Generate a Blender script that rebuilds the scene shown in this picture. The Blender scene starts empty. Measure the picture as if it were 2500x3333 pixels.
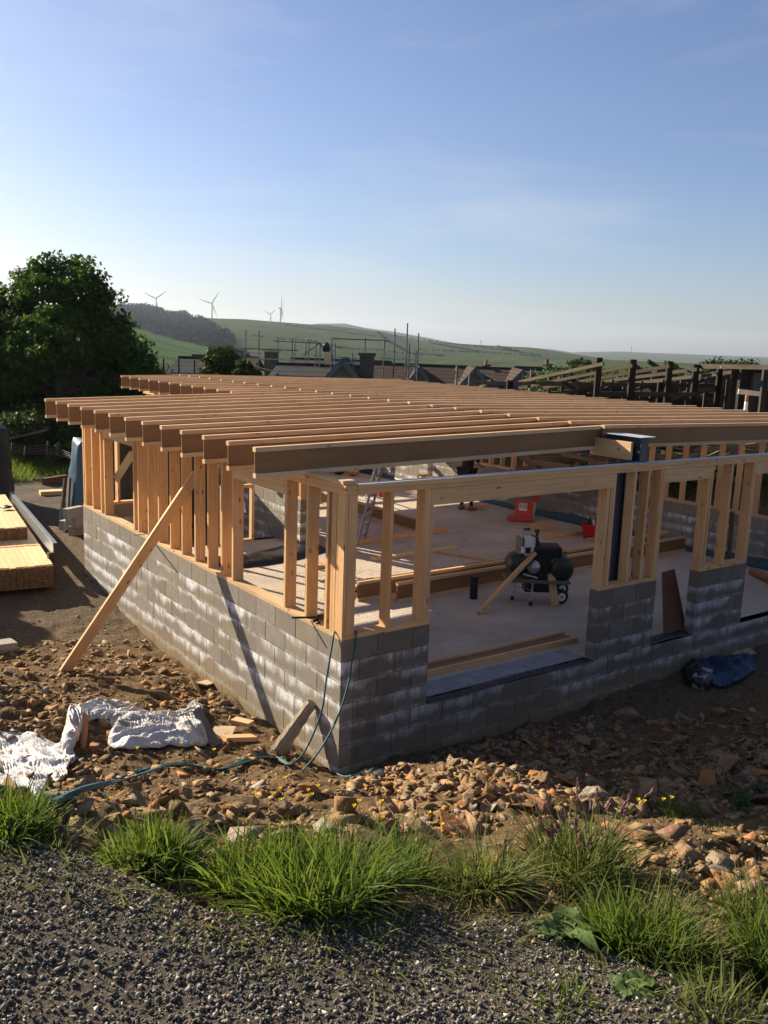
import bpy, bmesh, math, random
import numpy as np
from mathutils import Vector, Matrix
SC=bpy.context.scene
random.seed(7); RNG=np.random.default_rng(7)
rad=math.radians
# ------------------------------------------------------------------ camera
FPX=2920.34; YAW,PITCH,ROLL=.628290,.185766,.0357306
CAM=np.array([-4.67769,-7.07649,2.90933])
def _basis():
    cy,sy=math.cos(YAW),math.sin(YAW); cp,sp=math.cos(PITCH),math.sin(PITCH)
    F=np.array([sy*cp,cy*cp,-sp]); Rt=np.array([cy,-sy,0.]); U=np.cross(Rt,F)
    cr,sr=math.cos(ROLL),math.sin(ROLL)
    return Rt*cr+U*sr,-Rt*sr+U*cr,F
CR,CU,CF=_basis()
cd=bpy.data.cameras.new('camera'); cam=bpy.data.objects.new('camera',cd); SC.collection.objects.link(cam); SC.camera=cam
cd.sensor_fit='VERTICAL'; cd.sensor_height=24; cd.lens=24*FPX/3333; cd.clip_start=.05; cd.clip_end=20000
M=Matrix(((CR[0],CU[0],-CF[0],CAM[0]),(CR[1],CU[1],-CF[1],CAM[1]),(CR[2],CU[2],-CF[2],CAM[2]),(0,0,0,1)))
cam.matrix_world=M
SC.render.resolution_x=768; SC.render.resolution_y=1024
# ------------------------------------------------------------------ light
SUN=Vector((-1,2.82,1.40)).normalized()
SEL=math.asin(SUN.z); SAZ=math.atan2(SUN.x,SUN.y)
w=bpy.data.worlds.new('World'); SC.world=w; w.use_nodes=True
nt=w.node_tree; bg=nt.nodes['Background']
sky=nt.nodes.new('ShaderNodeTexSky'); sky.sky_type='NISHITA'; sky.sun_disc=False
sky.sun_elevation=SEL; sky.sun_rotation=SAZ; sky.altitude=300; sky.air_density=1.0; sky.dust_density=1.1; sky.ozone_density=3.0

def _n(ty,**k):
    a=nt.nodes.new(ty)
    for q,v in k.items(): setattr(a,q,v)
    return a
tcw=_n('ShaderNodeTexCoord'); mpw=_n('ShaderNodeMapping'); nt.links.new(tcw.outputs['Generated'],mpw.inputs[0]); mpw.inputs[3].default_value=(1.2,1.2,7); mpw.inputs[2].default_value=(.25,.1,.3)
nzw=_n('ShaderNodeTexNoise'); nt.links.new(mpw.outputs[0],nzw.inputs['Vector']); nzw.inputs['Scale'].default_value=1.7; nzw.inputs['Detail'].default_value=6; nzw.inputs['Roughness'].default_value=.55; nzw.inputs['Distortion'].default_value=.5
rgw=_n('ShaderNodeMapRange'); nt.links.new(nzw.outputs[0],rgw.inputs[0]); rgw.inputs[1].default_value=.46; rgw.inputs[2].default_value=.78; rgw.inputs[4].default_value=.42
tint=_n('ShaderNodeMix',data_type='RGBA',blend_type='MULTIPLY'); tint.inputs[0].default_value=1; nt.links.new(sky.outputs[0],tint.inputs[6]); tint.inputs[7].default_value=(.99,.965,1.09,1)
mxw=_n('ShaderNodeMix',data_type='RGBA'); nt.links.new(rgw.outputs[0],mxw.inputs[0]); nt.links.new(tint.outputs[2],mxw.inputs[6]); mxw.inputs[7].default_value=(6.6,6.7,6.9,1)
nt.links.new(mxw.outputs[2],bg.inputs[0]); bg.inputs[1].default_value=.05
sl=bpy.data.lights.new('sun','SUN'); sl.energy=5.0; sl.angle=rad(.5); sl.color=(1,.87,.67)
so=bpy.data.objects.new('sun',sl); SC.collection.objects.link(so); so.rotation_euler=(-SUN).to_track_quat('-Z','Y').to_euler()
SC.view_settings.view_transform='Standard'; SC.view_settings.look='None'; SC.view_settings.gamma=1; SC.view_settings.exposure=1.24
SC.render.engine='CYCLES'
# ------------------------------------------------------------------ projection helpers (where the ray through a photo pixel lands)
def ray(x,y): return CR*(x-1250)/FPX-CU*(y-1666.5)/FPX+CF
def onX(x,y,v): d=ray(x,y); return CAM+d*(v-CAM[0])/d[0]
def onY(x,y,v): d=ray(x,y); return CAM+d*(v-CAM[1])/d[1]
def onZ(x,y,v): d=ray(x,y); return CAM+d*(v-CAM[2])/d[2]
def at(x,y,D): return CAM+ray(x,y)*D
# ------------------------------------------------------------------ noise
def vnoise(x,y,seed=0):
    xi=np.floor(x).astype(np.int64); yi=np.floor(y).astype(np.int64); xf=x-xi; yf=y-yi
    def h(a,b):
        n=(a*374761393+b*668265263+seed*982451653)&0xffffffff
        n=((n^(n>>13))*1274126177)&0xffffffff
        return ((n^(n>>16))&0xffff)/65535.
    u=xf*xf*(3-2*xf); v=yf*yf*(3-2*yf)
    return (h(xi,yi)*(1-u)+h(xi+1,yi)*u)*(1-v)+(h(xi,yi+1)*(1-u)+h(xi+1,yi+1)*u)*v
def fbm(x,y,o=4,seed=0):
    s=0;a=.5
    for i in range(o): s=s+a*(vnoise(x*2**i,y*2**i,seed+i)-.5); a*=.5
    return s
# ------------------------------------------------------------------ terrain height
CP=[(-4.08,-4.18,1.3),(-3.89,-4.5,1.3),(-3.68,-4.95,1.3),(-3.26,-5.2,1.28),(-2.9,-5.4,1.25),(-2.9,-5.9,1.28),(-4.3,-5.1,1.3),(-3.5,-5.6,1.3),(-2.5,-6.4,1.25),
(-5,-7,1.32),(-7,-5,1.32),(-8,-8,1.35),(-4,-9,1.3),(0,-8,1.2),(4,-9,1.1),(-5.3,-2.8,1.25),(-8,0,1.1),
(-3.44,-1.08,-.2),(-2.87,-1.23,-.3),(-2.96,1.13,-.9),(-2.0,1.56,-1.1),(-1.1,1.28,-1.25),(-2.18,-1.22,-.5),(-1.06,-.62,-.95),(-2.23,-2.71,.0),(-1.57,-2.92,-.1),(-1.23,-3.54,0),
(.25,-1.57,-.72),(-.5,-1.6,-.72),(1.3,-2.08,-.98),(1.82,-2.37,-1.11),(2.93,-2.78,-1.28),(-.1,-4.64,-.05),(1.24,-3.87,-.5),(-2.0,-5.5,1.1),(-1.3,-4.87,.75),(-1.13,-5.3,.8),(3,-5.5,.3),
(5,-2,-1.3),(3.8,0,-1.48),(1.2,-.1,-1.46),(0,0,-1.4),(0,1.1,-1.44),(0,2.9,-1.46),(0,5.1,-1.5),(0,7.5,-1.2),(0,8.4,-1.15),(-.7,7.7,-1.3),(-1.6,3.9,-1.28),(-2.2,5.3,-1.25),(-4,4,-1.0),(-5,8,-.9),
(.5,11,-1.12),(1,15,-1.1),(1,17,-1.05),(4,24,-1.1),(2.5,23,-1.05),(-2,14,-1.1),(-4,20,-.9),(8,17,-.9),(8,22,-1.0),(6.5,-1.2,-1.28),(8,-2,-1.2),(9,-5,-.3),
(11.3,3,-.2),(11.3,8,-.2),(11.3,14,-.6),(12.6,3,.6),(12.6,9,.5),(12.6,14,.1),(16,5,1.0),(24,10,1.25),(20,16,.6),(26,4,1.3),(14,-4,.3)]
_P=np.array(CP); _n=len(_P)
def _phi(r2): return .5*r2*np.log(r2+1e-9)
_A=np.zeros((_n+3,_n+3)); _d2=((_P[:,None,:2]-_P[None,:,:2])**2).sum(-1)
_A[:_n,:_n]=_phi(_d2)+np.eye(_n)*.02; _A[:_n,_n]=1; _A[:_n,_n+1:]=_P[:,:2]; _A[_n:,:_n]=_A[:_n,_n:].T
_W=np.linalg.solve(_A,np.r_[_P[:,2],0,0,0])
def tps(x,y):
    x=np.atleast_1d(np.asarray(x,float)); y=np.atleast_1d(np.asarray(y,float)); o=np.zeros(x.shape)
    xf=x.ravel(); yf=y.ravel(); of=np.zeros(xf.shape)
    for s in range(0,len(xf),20000):
        a=xf[s:s+20000]; b=yf[s:s+20000]
        d2=(a[:,None]-_P[None,:,0])**2+(b[:,None]-_P[None,:,1])**2
        of[s:s+20000]=_phi(d2)@_W[:_n]+_W[_n]+a*_W[_n+1]+b*_W[_n+2]
    return of.reshape(x.shape)
def sstep(a,b,v): t=np.clip((v-a)/(b-a),0,1); return t*t*(3-2*t)
GE=np.array([(-9,-.5),(-7,-1.4),(-5.2,-2.9),(-4.08,-4.18),(-3.89,-4.5),(-3.68,-4.95),(-3.26,-5.2),(-2.9,-5.42),(-2.75,-5.8),(-2.2,-6.6),(0,-8.5),(6,-12)])
def gravel_side(x,y):   # signed distance to the track edge, positive on the track
    x=np.asarray(x,float); y=np.asarray(y,float); best=np.full(x.shape,1e9); sg=np.ones(x.shape)
    for (x0,y0),(x1,y1) in zip(GE[:-1],GE[1:]):
        dx,dy=x1-x0,y1-y0; t=np.clip(((x-x0)*dx+(y-y0)*dy)/(dx*dx+dy*dy),0,1)
        d=np.hypot(x-x0-t*dx,y-y0-t*dy); c=(dx*(y-y0)-dy*(x-x0))
        m=d<best; best=np.where(m,d,best); sg=np.where(m,np.where(c<0,1,-1),sg)
    return best*sg
def H0(x,y):
    x=np.atleast_1d(np.asarray(x,float)); y=np.atleast_1d(np.asarray(y,float))
    r=np.hypot(x-CAM[0],y-CAM[1])
    h=tps(np.clip(x,-12,27),np.clip(y,-12,26))
    far=-1.2-sstep(28,70,r)*6-sstep(60,400,r)*14
    k=sstep(24,36,r); h=np.clip(h,-2,1.6)*(1-k)+far*k
    ins=(x>.05)&(x<10.5)&(y>.05)&(y<15.2)&((y<8.0)|(x>3.75))
    return np.where(ins,np.minimum(h,-1.3),h)
def H(x,y):
    h=H0(x,y); g=gravel_side(x,y); r=np.hypot(x-CAM[0],y-CAM[1])
    rough=np.where(g>0,.12,1.0)*(1-sstep(12,30,r)*.7)
    # calmer trodden strip along the long wall and timber yard
    rough=rough*(1-.55*sstep(2.,5.,y)*(x<11))
    h=h+.20*np.exp(-((x+2.7)**2+(y-2.5)**2)/.9)*(1+fbm(x*3,y*3,3,41)*2)+.17*np.exp(-((y+2.15+.12*x)**2)/.35)*sstep(.8,1.8,x)*(1-sstep(6,8,x))*(1+fbm(x*2,y*2,3,43)*2)
    h=h+rough*(fbm(x*1.6,y*1.6,3,5)*.17+fbm(x*6,y*6,4,9)*.15)+np.where(g>0,fbm(x*2,y*2,2,3)*.03,0)
    return h
def HH(x,y): return float(H(np.array([x]),np.array([y]))[0])
def hit(px,py,dz=0):
    d=ray(px,py); t0=1.2; t=t0
    ts=np.arange(1.2,60,.04); P=CAM+ts[:,None]*d; hh=H(P[:,0],P[:,1])+dz
    i=np.argmax(P[:,2]<hh)
    return P[i] if (P[:,2]<hh).any() else P[-1]
# ------------------------------------------------------------------ objects
COL=SC.collection
def tag(o,label=None,cat=None,group=None,kind=None):
    if label: o['label']=label
    if cat: o['category']=cat
    if group: o['group']=group
    if kind: o['kind']=kind
    return o
def thing(name,loc,label,cat,group=None,rz=0):
    o=bpy.data.objects.new(name,None); COL.objects.link(o); o.location=loc; o.rotation_euler=(0,0,rz); o.empty_display_size=.1
    return tag(o,label,cat,group)
class MB:
    def __init__(s): s.v=[];s.f=[];s.g=[];s.r=[];s.n=0
    def add(s,v,f,g=None,r=None):
        v=np.asarray(v,float).reshape(-1,3); k=len(v)
        s.v.append(v); s.g.append(np.asarray(g,float).reshape(-1,3) if g is not None else v.copy())
        rr=random.random() if r is None else r
        s.r.append(np.full(k,rr) if np.isscalar(rr) else np.asarray(rr,float))
        if isinstance(f,np.ndarray): s.f.append((f+s.n))
        else: s.f.append([tuple(i+s.n for i in q) for q in f])
        s.n+=k; return s
    def box(s,c,size,rot=None,r=None):
        h=np.array(size)/2.; v=np.array([(x,y,z) for x in(-1,1) for y in(-1,1) for z in(-1,1)],float)*h
        k=int(np.argmax(size)); order=[k]+[i for i in range(3) if i!=k]
        g=v[:,order]+np.array([random.random()*50,random.random()*9,random.random()*9])
        if rot is not None: v=v@np.asarray(rot).T
        f=[(0,1,3,2),(4,6,7,5),(0,4,5,1),(2,3,7,6),(0,2,6,4),(1,5,7,3)]
        return s.add(v+np.array(c),f,g,r)
    def span(s,a,b,r=None):
        a=np.array(a,float);b=np.array(b,float); return s.box((a+b)/2,np.abs(b-a),None,r)
    def beam(s,p0,p1,w,h,up=(0,0,1),r=None):   # w sideways, h along 'up'
        p0=np.array(p0,float);p1=np.array(p1,float); d=p1-p0; L=np.linalg.norm(d); d/=L
        u=np.array(up,float); u=u-d*(u@d); u/=np.linalg.norm(u); sd=np.cross(u,d)
        return s.box((p0+p1)/2,(L,w,h),np.stack([d,sd,u],1),r)
    def tube(s,pts,rads,n=8,r=None,cap=True):
        pts=np.array(pts,float); m=len(pts); rads=np.broadcast_to(np.array(rads,float),(m,))
        V=[];G=[]; prev=None; L=0
        for i in range(m):
            t=pts[min(i+1,m-1)]-pts[max(i-1,0)]; t/=np.linalg.norm(t)+1e-12
            if prev is None:
                a=np.array([0,0,1.]) if abs(t[2])<.9 else np.array([1.,0,0]); u=np.cross(t,a)
            else: u=prev-t*(prev@t)
            u/=np.linalg.norm(u)+1e-12; prev=u; v=np.cross(t,u)
            if i: L+=np.linalg.norm(pts[i]-pts[i-1])
            for k in range(n):
                a=2*math.pi*k/n; V.append(pts[i]+rads[i]*(u*math.cos(a)+v*math.sin(a))); G.append((L,math.cos(a)*rads[i],math.sin(a)*rads[i]))
        F=[(i*n+k,i*n+(k+1)%n,(i+1)*n+(k+1)%n,(i+1)*n+k) for i in range(m-1) for k in range(n)]
        if cap: F+= [tuple(range(n-1,-1,-1)),tuple((m-1)*n+k for k in range(n))]
        return s.add(V,F,G,r)
    def build(s,name,mat,parent=None,smooth=False):
        me=bpy.data.meshes.new(name); V=np.concatenate(s.v)
        if all(isinstance(q,np.ndarray) for q in s.f):
            Fa=np.concatenate(s.f); nf,k=Fa.shape
            me.vertices.add(len(V)); me.vertices.foreach_set('co',V.ravel())
            me.loops.add(nf*k); me.loops.foreach_set('vertex_index',Fa.ravel().astype(np.int32))
            me.polygons.add(nf); me.polygons.foreach_set('loop_start',np.arange(0,nf*k,k,dtype=np.int32)); me.polygons.foreach_set('loop_total',np.full(nf,k,np.int32))
            me.update(calc_edges=True)
        else:
            fs=[]
            for q in s.f: fs+= [tuple(map(int,a)) for a in q]
            me.from_pydata(V.tolist(),[],fs); me.update()
        a=me.attributes.new('gc','FLOAT_VECTOR','POINT'); a.data.foreach_set('vector',np.concatenate(s.g).astype(np.float32).ravel())
        a=me.attributes.new('rnd','FLOAT','POINT'); a.data.foreach_set('value',np.concatenate(s.r).astype(np.float32))
        if smooth: me.polygons.foreach_set('use_smooth',np.ones(len(me.polygons),bool))
        me.materials.append(mat); o=bpy.data.objects.new(name,me); COL.objects.link(o)
        if parent is not None: o.parent=parent
        return o
def rebase(root):   # children built in world coordinates: keep them in place under the empty
    mw=Matrix.Translation(root.location)@root.rotation_euler.to_matrix().to_4x4(); inv=mw.inverted()
    for o in list(bpy.data.objects):
        if o.parent is root: o.data.transform(inv)
    return root
def copy_tree(root,loc=None,rz=None,label=None):
    def cp(o,par):
        c=o.copy(); COL.objects.link(c)
        if par is not None: c.parent=par
        for ch in KIDS.get(o.name,[]): cp(ch,c)
        return c
    c=cp(root,None)
    if loc is not None: c.location=loc
    if rz is not None: c.rotation_euler=(root.rotation_euler[0],root.rotation_euler[1],rz)
    if label: c['label']=label
    return c
KIDS={}
def kids(root): KIDS[root.name]=[o for o in bpy.data.objects if o.parent is root]; return root
ORD=['first','second','third','fourth','fifth','sixth','seventh','eighth','ninth','tenth','eleventh','twelfth','thirteenth','fourteenth','fifteenth','sixteenth','seventeenth','eighteenth','nineteenth','twentieth','twenty-first','twenty-second','twenty-third','twenty-fourth','twenty-fifth','twenty-sixth']
# ------------------------------------------------------------------ materials
def newmat(name):
    m=bpy.data.materials.new(name); m.use_nodes=True; return m,m.node_tree,m.node_tree.nodes['Principled BSDF']
class NT:
    def __init__(s,t): s.t=t
    def n(s,ty,**k):
        a=s.t.nodes.new(ty)
        for q,v in k.items():
            if q=='inp':
                for i,x in v.items():
                    if hasattr(x,'links') or isinstance(x,bpy.types.NodeSocket): s.t.links.new(x,a.inputs[i])
                    else: a.inputs[i].default_value=x
            else: setattr(a,q,v)
        return a
    def attr(s,nm): return s.n('ShaderNodeAttribute',attribute_name=nm)
    def mapv(s,vec,sc,loc=(0,0,0)): return s.n('ShaderNodeMapping',inp={0:vec,1:loc,3:sc}).outputs[0]
    def noise(s,vec,sc,det=4,ro=.55,dist=0): return s.n('ShaderNodeTexNoise',inp={'Vector':vec,'Scale':sc,'Detail':det,'Roughness':ro,'Distortion':dist}).outputs[0]
    def vor(s,vec,sc,out=0,feat='F1'): return s.n('ShaderNodeTexVoronoi',feature=feat,inp={'Vector':vec,'Scale':sc}).outputs[out]
    def math(s,op,a,b=0,c=0,clamp=False): return s.n('ShaderNodeMath',operation=op,use_clamp=clamp,inp={0:a,1:b,2:c}).outputs[0]
    def rng(s,v,a,b,c=0,d=1): return s.n('ShaderNodeMapRange',inp={0:v,1:a,2:b,3:c,4:d}).outputs[0]
    def mix(s,f,a,b,bt='MIX'):
        m=s.n('ShaderNodeMix',data_type='RGBA',blend_type=bt)
        for i,x in ((0,f),(6,a),(7,b)):
            if isinstance(x,bpy.types.NodeSocket): s.t.links.new(x,m.inputs[i])
            else: m.inputs[i].default_value=(x if i==0 else (*x,1) if len(x)==3 else x)
        return m.outputs[2]
    def ramp(s,f,st,interp='LINEAR'):
        r=s.n('ShaderNodeValToRGB',inp={0:f}); e=r.color_ramp; e.interpolation=interp
        while len(e.elements)<len(st): e.elements.new(.5)
        for q,(p,c) in zip(e.elements,st): q.position=p; q.color=(*c,1)
        return r.outputs[0]
    def bump(s,h,st=.5,d=.02): return s.n('ShaderNodeBump',inp={'Height':h,'Strength':st,'Distance':d}).outputs[0]
    def pos(s): return s.n('ShaderNodeNewGeometry').outputs['Position']
    def link(s,a,b): s.t.links.new(a,b)
def plain(name,col,rough=.6,metal=0,bump=0,bs=40,var=.12,spec=.5):
    m,t,b=newmat(name); N=NT(t); tc=N.n('ShaderNodeTexCoord').outputs['Object']
    nz=N.noise(tc,bs*.25,5,.6); c=N.mix(N.rng(nz,.3,.7),[x*(1-var) for x in col],[min(1,x*(1+var)) for x in col])
    N.link(c,b.inputs['Base Color']); b.inputs['Roughness'].default_value=rough; b.inputs['Metallic'].default_value=metal; b.inputs['Specular IOR Level'].default_value=spec
    if bump: N.link(N.bump(N.noise(tc,bs,4,.6),bump,.01),b.inputs['Normal'])
    return m
def wood(name,c0,c1,knot=(.17,.075,.028),rough=.7,kn=.5,grain=1.):
    m,t,b=newmat(name); N=NT(t); g=N.attr('gc').outputs['Vector']; rd=N.attr('rnd').outputs['Fac']
    oi=N.n('ShaderNodeObjectInfo').outputs['Random']
    off=N.n('ShaderNodeCombineXYZ',inp={0:N.math('MULTIPLY',oi,37.),1:N.math('MULTIPLY',oi,11.),2:0.}).outputs[0]
    v=N.n('ShaderNodeVectorMath',operation='ADD',inp={0:g,1:off}).outputs[0]
    gr=N.noise(N.mapv(v,(1.1,26,26)),1.6*grain,4,.6,1.2); fine=N.noise(N.mapv(v,(5,120,120)),1.,3,.6)
    big=N.noise(N.mapv(v,(1,1,1)),1.3,2)
    f=N.math('ADD',N.math('MULTIPLY',gr,.75),N.math('MULTIPLY',fine,.25))
    c=N.mix(N.rng(f,.36,.66),c0,c1)
    hs=N.math('ADD',N.math('MULTIPLY',rd,.5),N.math('MULTIPLY',oi,.5))
    c=N.mix(N.rng(hs,.1,.9,.0,.42),c,[c1[0]*.96,c1[1]*.76,c1[2]*.58]); c=N.mix(N.rng(N.math('FRACT',N.math('MULTIPLY',hs,7.3)),.7,1,0,.35),c,(min(1,c1[0]*1.12),min(1,c1[1]*1.18),c1[2]*1.3))
    c=N.mix(N.rng(big,.42,.7,0,.35),c,[x*.72 for x in c0])
    vd=N.vor(N.mapv(v,(3.2,8,8)),1.15); k=N.math('MULTIPLY',N.rng(vd,.09,.145,kn*1.7,0),N.rng(N.noise(v,1.7,2),.36,.46))
    c=N.mix(k,c,knot)
    N.link(c,b.inputs['Base Color']); b.inputs['Roughness'].default_value=rough; b.inputs['Specular IOR Level'].default_value=.3
    N.link(N.bump(f,.25,.004),b.inputs['Normal']); return m
M_={}
M_['wood']=wood('sawn_softwood',(.50,.285,.125),(.74,.49,.25))
M_['wood2']=wood('pale_softwood',(.46,.29,.14),(.70,.49,.27))
M_['stackwood']=wood('stack_softwood',(.66,.49,.24),(.74,.57,.30),kn=.12)
M_['flange']=wood('flange_softwood',(.48,.30,.155),(.70,.50,.29),kn=.3)
M_['hard']=wood('hardboard_web',(.20,.115,.052),(.26,.155,.072),kn=0,rough=.55,grain=.3)
M_['oldwood']=wood('weathered_timber',(.022,.019,.014),(.085,.068,.05),knot=(.01,.01,.008),rough=.9,kn=.3)
M_['greywood']=wood('grey_weathered_timber',(.10,.085,.065),(.26,.22,.175),knot=(.03,.03,.02),rough=.9,kn=.3)
M_['tarred']=wood('tarred_timber',(.008,.007,.006),(.03,.025,.018),knot=(.01,.01,.008),rough=.95,kn=.1)
M_['midwood']=wood('mossy_timber',(.03,.026,.018),(.10,.083,.058),knot=(.02,.02,.015),rough=.95,kn=.3)
M_['endgrain_shade']=plain('shade_darkened_end_grain',(.20,.115,.05),.9,0,.4,60,.4)  # darker end grain and dirt, with the shade of the pack front mixed in
M_['brownboard']=wood('brown_board',(.09,.045,.025),(.15,.08,.045),kn=0,rough=.7)
M_['steel']=plain('grey_painted_steel',(.055,.07,.095),.45,.2,.1,30,.2)
M_['galv']=plain('galvanised_steel',(.42,.45,.48),.38,.85,.05,60,.15)
M_['alu']=plain('aluminium',(.50,.50,.50),.4,.8,0,40,.1)
M_['plate']=plain('pale_steel_plate',(.55,.58,.62),.35,.3,0,40,.1); M_['insul']=plain('grey_strip',(.22,.235,.25),.8,0,.2,30,.2)
M_['black']=plain('black_plastic',(.012,.012,.014),.4)
M_['blackbumpy']=plain('black_membrane',(.014,.015,.018),.35,0,.5,9,.3)
M_['rubber']=plain('rubber',(.015,.015,.015),.8)
M_['white']=plain('white_plastic',(.72,.72,.70),.4)
M_['red']=plain('red_plastic',(.55,.015,.015),.4)
M_['orange']=plain('orange_plastic',(.60,.065,.03),.45,0,.15,20)
M_['bluetarp']=plain('blue_tarpaulin',(.035,.085,.13),.38,0,.4,8,.3)
M_['bluebright']=plain('bright_blue_plastic',(.008,.035,.085),.4,0,.4,8,.2)
M_['teal']=plain('blue_green_membrane',(.016,.055,.08),.5,0,.4,14,.35)
M_['darkgreen']=plain('dark_green_paint',(.02,.035,.018),.35,.2)
M_['card']=plain('cardboard',(.42,.31,.19),.85,0,.2,30,.15)
M_['clay']=plain('clay_pipe',(.33,.13,.06),.75,0,.2,30,.2)
M_['stone']=plain('grey_brown_stone',(.33,.27,.19),.9,0,.6,18,.25)
M_['conc']=plain('concrete_block',(.36,.33,.28),.95,0,.5,60,.15)
M_['rope']=plain('teal_rope',(.015,.10,.11),.6,0,.8,120,.3)
M_['strap']=plain('orange_strap',(.55,.07,.03),.5)
M_['trousers']=plain('black_cloth',(.012,.013,.017),.9,0,.3,30,.2)
M_['skin']=plain('skin',(.45,.24,.16),.55)
M_['boot']=plain('tan_boot_leather',(.16,.12,.075),.8)
M_['hair']=plain('brown_hair',(.05,.03,.02),.8)
M_['lime']=plain('lime_plastic',(.45,.6,.05),.4)
def sheetmat():
    m,t,b=newmat('white_woven_sheet'); N=NT(t); p=N.pos()
    c=N.mix(N.rng(N.noise(p,4,5,.65),.42,.68,0,.8),(.54,.54,.55),(.33,.27,.19))
    N.link(c,b.inputs['Base Color']); b.inputs['Roughness'].default_value=.55
    n1=N.noise(p,16,4,.6,1.5); N.link(N.bump(n1,.5,.03),b.inputs['Normal']); return m
M_['sheet']=sheetmat()
def blockmat(name,eff=1.,damp=True,tone=1.):
    m,t,b=newmat(name); N=NT(t); p=N.pos(); rd=N.attr('rnd').outputs['Fac']
    sp=N.n('ShaderNodeSeparateXYZ',inp={0:p}); X,Y,Z=sp.outputs
    u=N.math('ADD',X,Y)
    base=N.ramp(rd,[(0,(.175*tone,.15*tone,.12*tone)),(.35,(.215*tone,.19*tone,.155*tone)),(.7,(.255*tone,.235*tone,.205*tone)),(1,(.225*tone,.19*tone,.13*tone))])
    mot=N.noise(p,9,5,.65); base=N.mix(N.rng(mot,.35,.68,0,.65),base,(.14*tone,.112*tone,.08*tone))
    spk=N.noise(p,140,3,.7); base=N.mix(N.rng(spk,.35,.7,.0,.35),base,(.36*tone,.34*tone,.30*tone))
    # distance below the bed joint, in courses (0..1)
    q=N.math('FRACT',N.math('MULTIPLY',N.math('ADD',Z,9.0),1/.225)); dn=N.math('SUBTRACT',1,q)
    row=N.math('MULTIPLY',N.math('FLOOR',N.math('MULTIPLY',N.math('ADD',Z,9.0),1/.225)),3.7)
    cu=N.n('ShaderNodeCombineXYZ',inp={0:u,1:row,2:N.math('MULTIPLY',Z,.8)}).outputs[0]
    fine=N.noise(N.mapv(cu,(34,1,1)),1,4,.75); mid=N.noise(N.mapv(cu,(6,1,1)),1,3,.6); wide=N.noise(N.mapv(cu,(1.5,1,1)),1,2,.5)
    length=N.math('ADD',N.math('MULTIPLY',N.rng(wide,.36,.60),.58),N.math('MULTIPLY',N.math('SUBTRACT',mid,.5),.75)); length=N.math('ADD',length,N.math('MULTIPLY',N.math('SUBTRACT',fine,.5),.42))
    st=N.rng(N.math('SUBTRACT',length,dn),-.04,.34)
    up=N.math('MULTIPLY',N.rng(q,.0,.20,1,0),N.rng(N.math('ADD',mid,N.math('SUBTRACT',wide,.5)),.36,.58))
    patch=N.rng(N.noise(p,1.0,4,.6),.30,.50,.15,1)
    soft=N.math('MULTIPLY',N.rng(N.noise(p,22,4,.75),.32,.60,.25,1),N.rng(N.noise(N.mapv(cu,(9,1,1)),1,3,.7),.38,.58,.25,1))
    e=N.math('MULTIPLY',N.math('MULTIPLY',N.math('MAXIMUM',st,up),patch),soft)
    top=N.rng(Z,-.24,-.20,1,.0)            # the top bed has no joint above it
    e=N.math('MULTIPLY',N.math('MULTIPLY',e,top),eff*1.25,clamp=True)
    c=N.mix(e,base,(.74,.75,.76))
    if damp:
        wet=N.math('MULTIPLY',N.rng(N.math('ADD',Z,N.math('MULTIPLY',mot,.25)),-1.30,-.98,1,0),.75)
        c=N.mix(wet,c,(.24,.17,.085))
    N.link(c,b.inputs['Base Color']); b.inputs['Roughness'].default_value=.95; b.inputs['Specular IOR Level'].default_value=.15
    N.link(N.bump(N.math('ADD',N.noise(p,160,3,.7),N.math('MULTIPLY',mot,.6)),.55,.006),b.inputs['Normal']); return m
M_['block']=blockmat('dense_concrete_blockwork',1.1,True,1.08); M_['blockfront_shade']=blockmat('dense_concrete_blockwork_shade_toned',.55,True,.78)  # front copy has the shade of that face worked into its darker tone
M_['blockin']=blockmat('inner_blockwork',.9,False,1.1)
M_['mortar']=plain('mortar',(.13,.115,.095),.95,0,.5,80,.2)
def rockmat(obj=True):
    m,t,b=newmat('broken_stone'); N=NT(t); rd=N.attr('rnd').outputs['Fac']; oi=N.n('ShaderNodeObjectInfo').outputs['Random']
    tc=N.pos(); k=N.math('FRACT',N.math('ADD',rd,oi)) if obj else rd
    c=N.ramp(k,[(0,(.15,.095,.045)),(.2,(.29,.18,.085)),(.38,(.40,.275,.145)),(.52,(.42,.17,.055)),(.64,(.25,.175,.095)),(.78,(.36,.22,.095)),(.9,(.33,.285,.215)),(1,(.27,.115,.06))])
    c=N.mix(N.rng(N.noise(tc,7,5,.7),.4,.75,0,.6),c,(.13,.085,.05)); c=N.mix(N.rng(N.noise(tc,45,4,.7),.5,.8,0,.5),c,(.36,.27,.17))
    N.link(c,b.inputs['Base Color']); b.inputs['Roughness'].default_value=.95; b.inputs['Specular IOR Level'].default_value=.15
    N.link(N.bump(N.math('ADD',N.noise(tc,30,6,.75),N.noise(N.mapv(tc,(3,3,40)),2,3)),.8,.02),b.inputs['Normal']); return m
M_['rock']=rockmat(); M_['rock2']=rockmat(False)
def gravmat():
    m,t,b=newmat('gravel_stone'); N=NT(t); rd=N.attr('rnd').outputs['Fac']; p=N.pos()
    c=N.ramp(rd,[(0,(.06,.056,.051)),(.3,(.13,.12,.107)),(.6,(.215,.195,.168)),(.82,(.29,.26,.22)),(.93,(.33,.28,.22)),(.975,(.42,.27,.15)),(1,(.52,.48,.40))])
    c=N.mix(N.rng(N.noise(p,60,4,.7),.4,.8,0,.5),c,(.14,.125,.10))
    N.link(c,b.inputs['Base Color']); b.inputs['Roughness'].default_value=.95; b.inputs['Specular IOR Level'].default_value=.15
    N.link(N.bump(N.noise(p,220,4,.7),.6,.003),b.inputs['Normal']); return m
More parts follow.
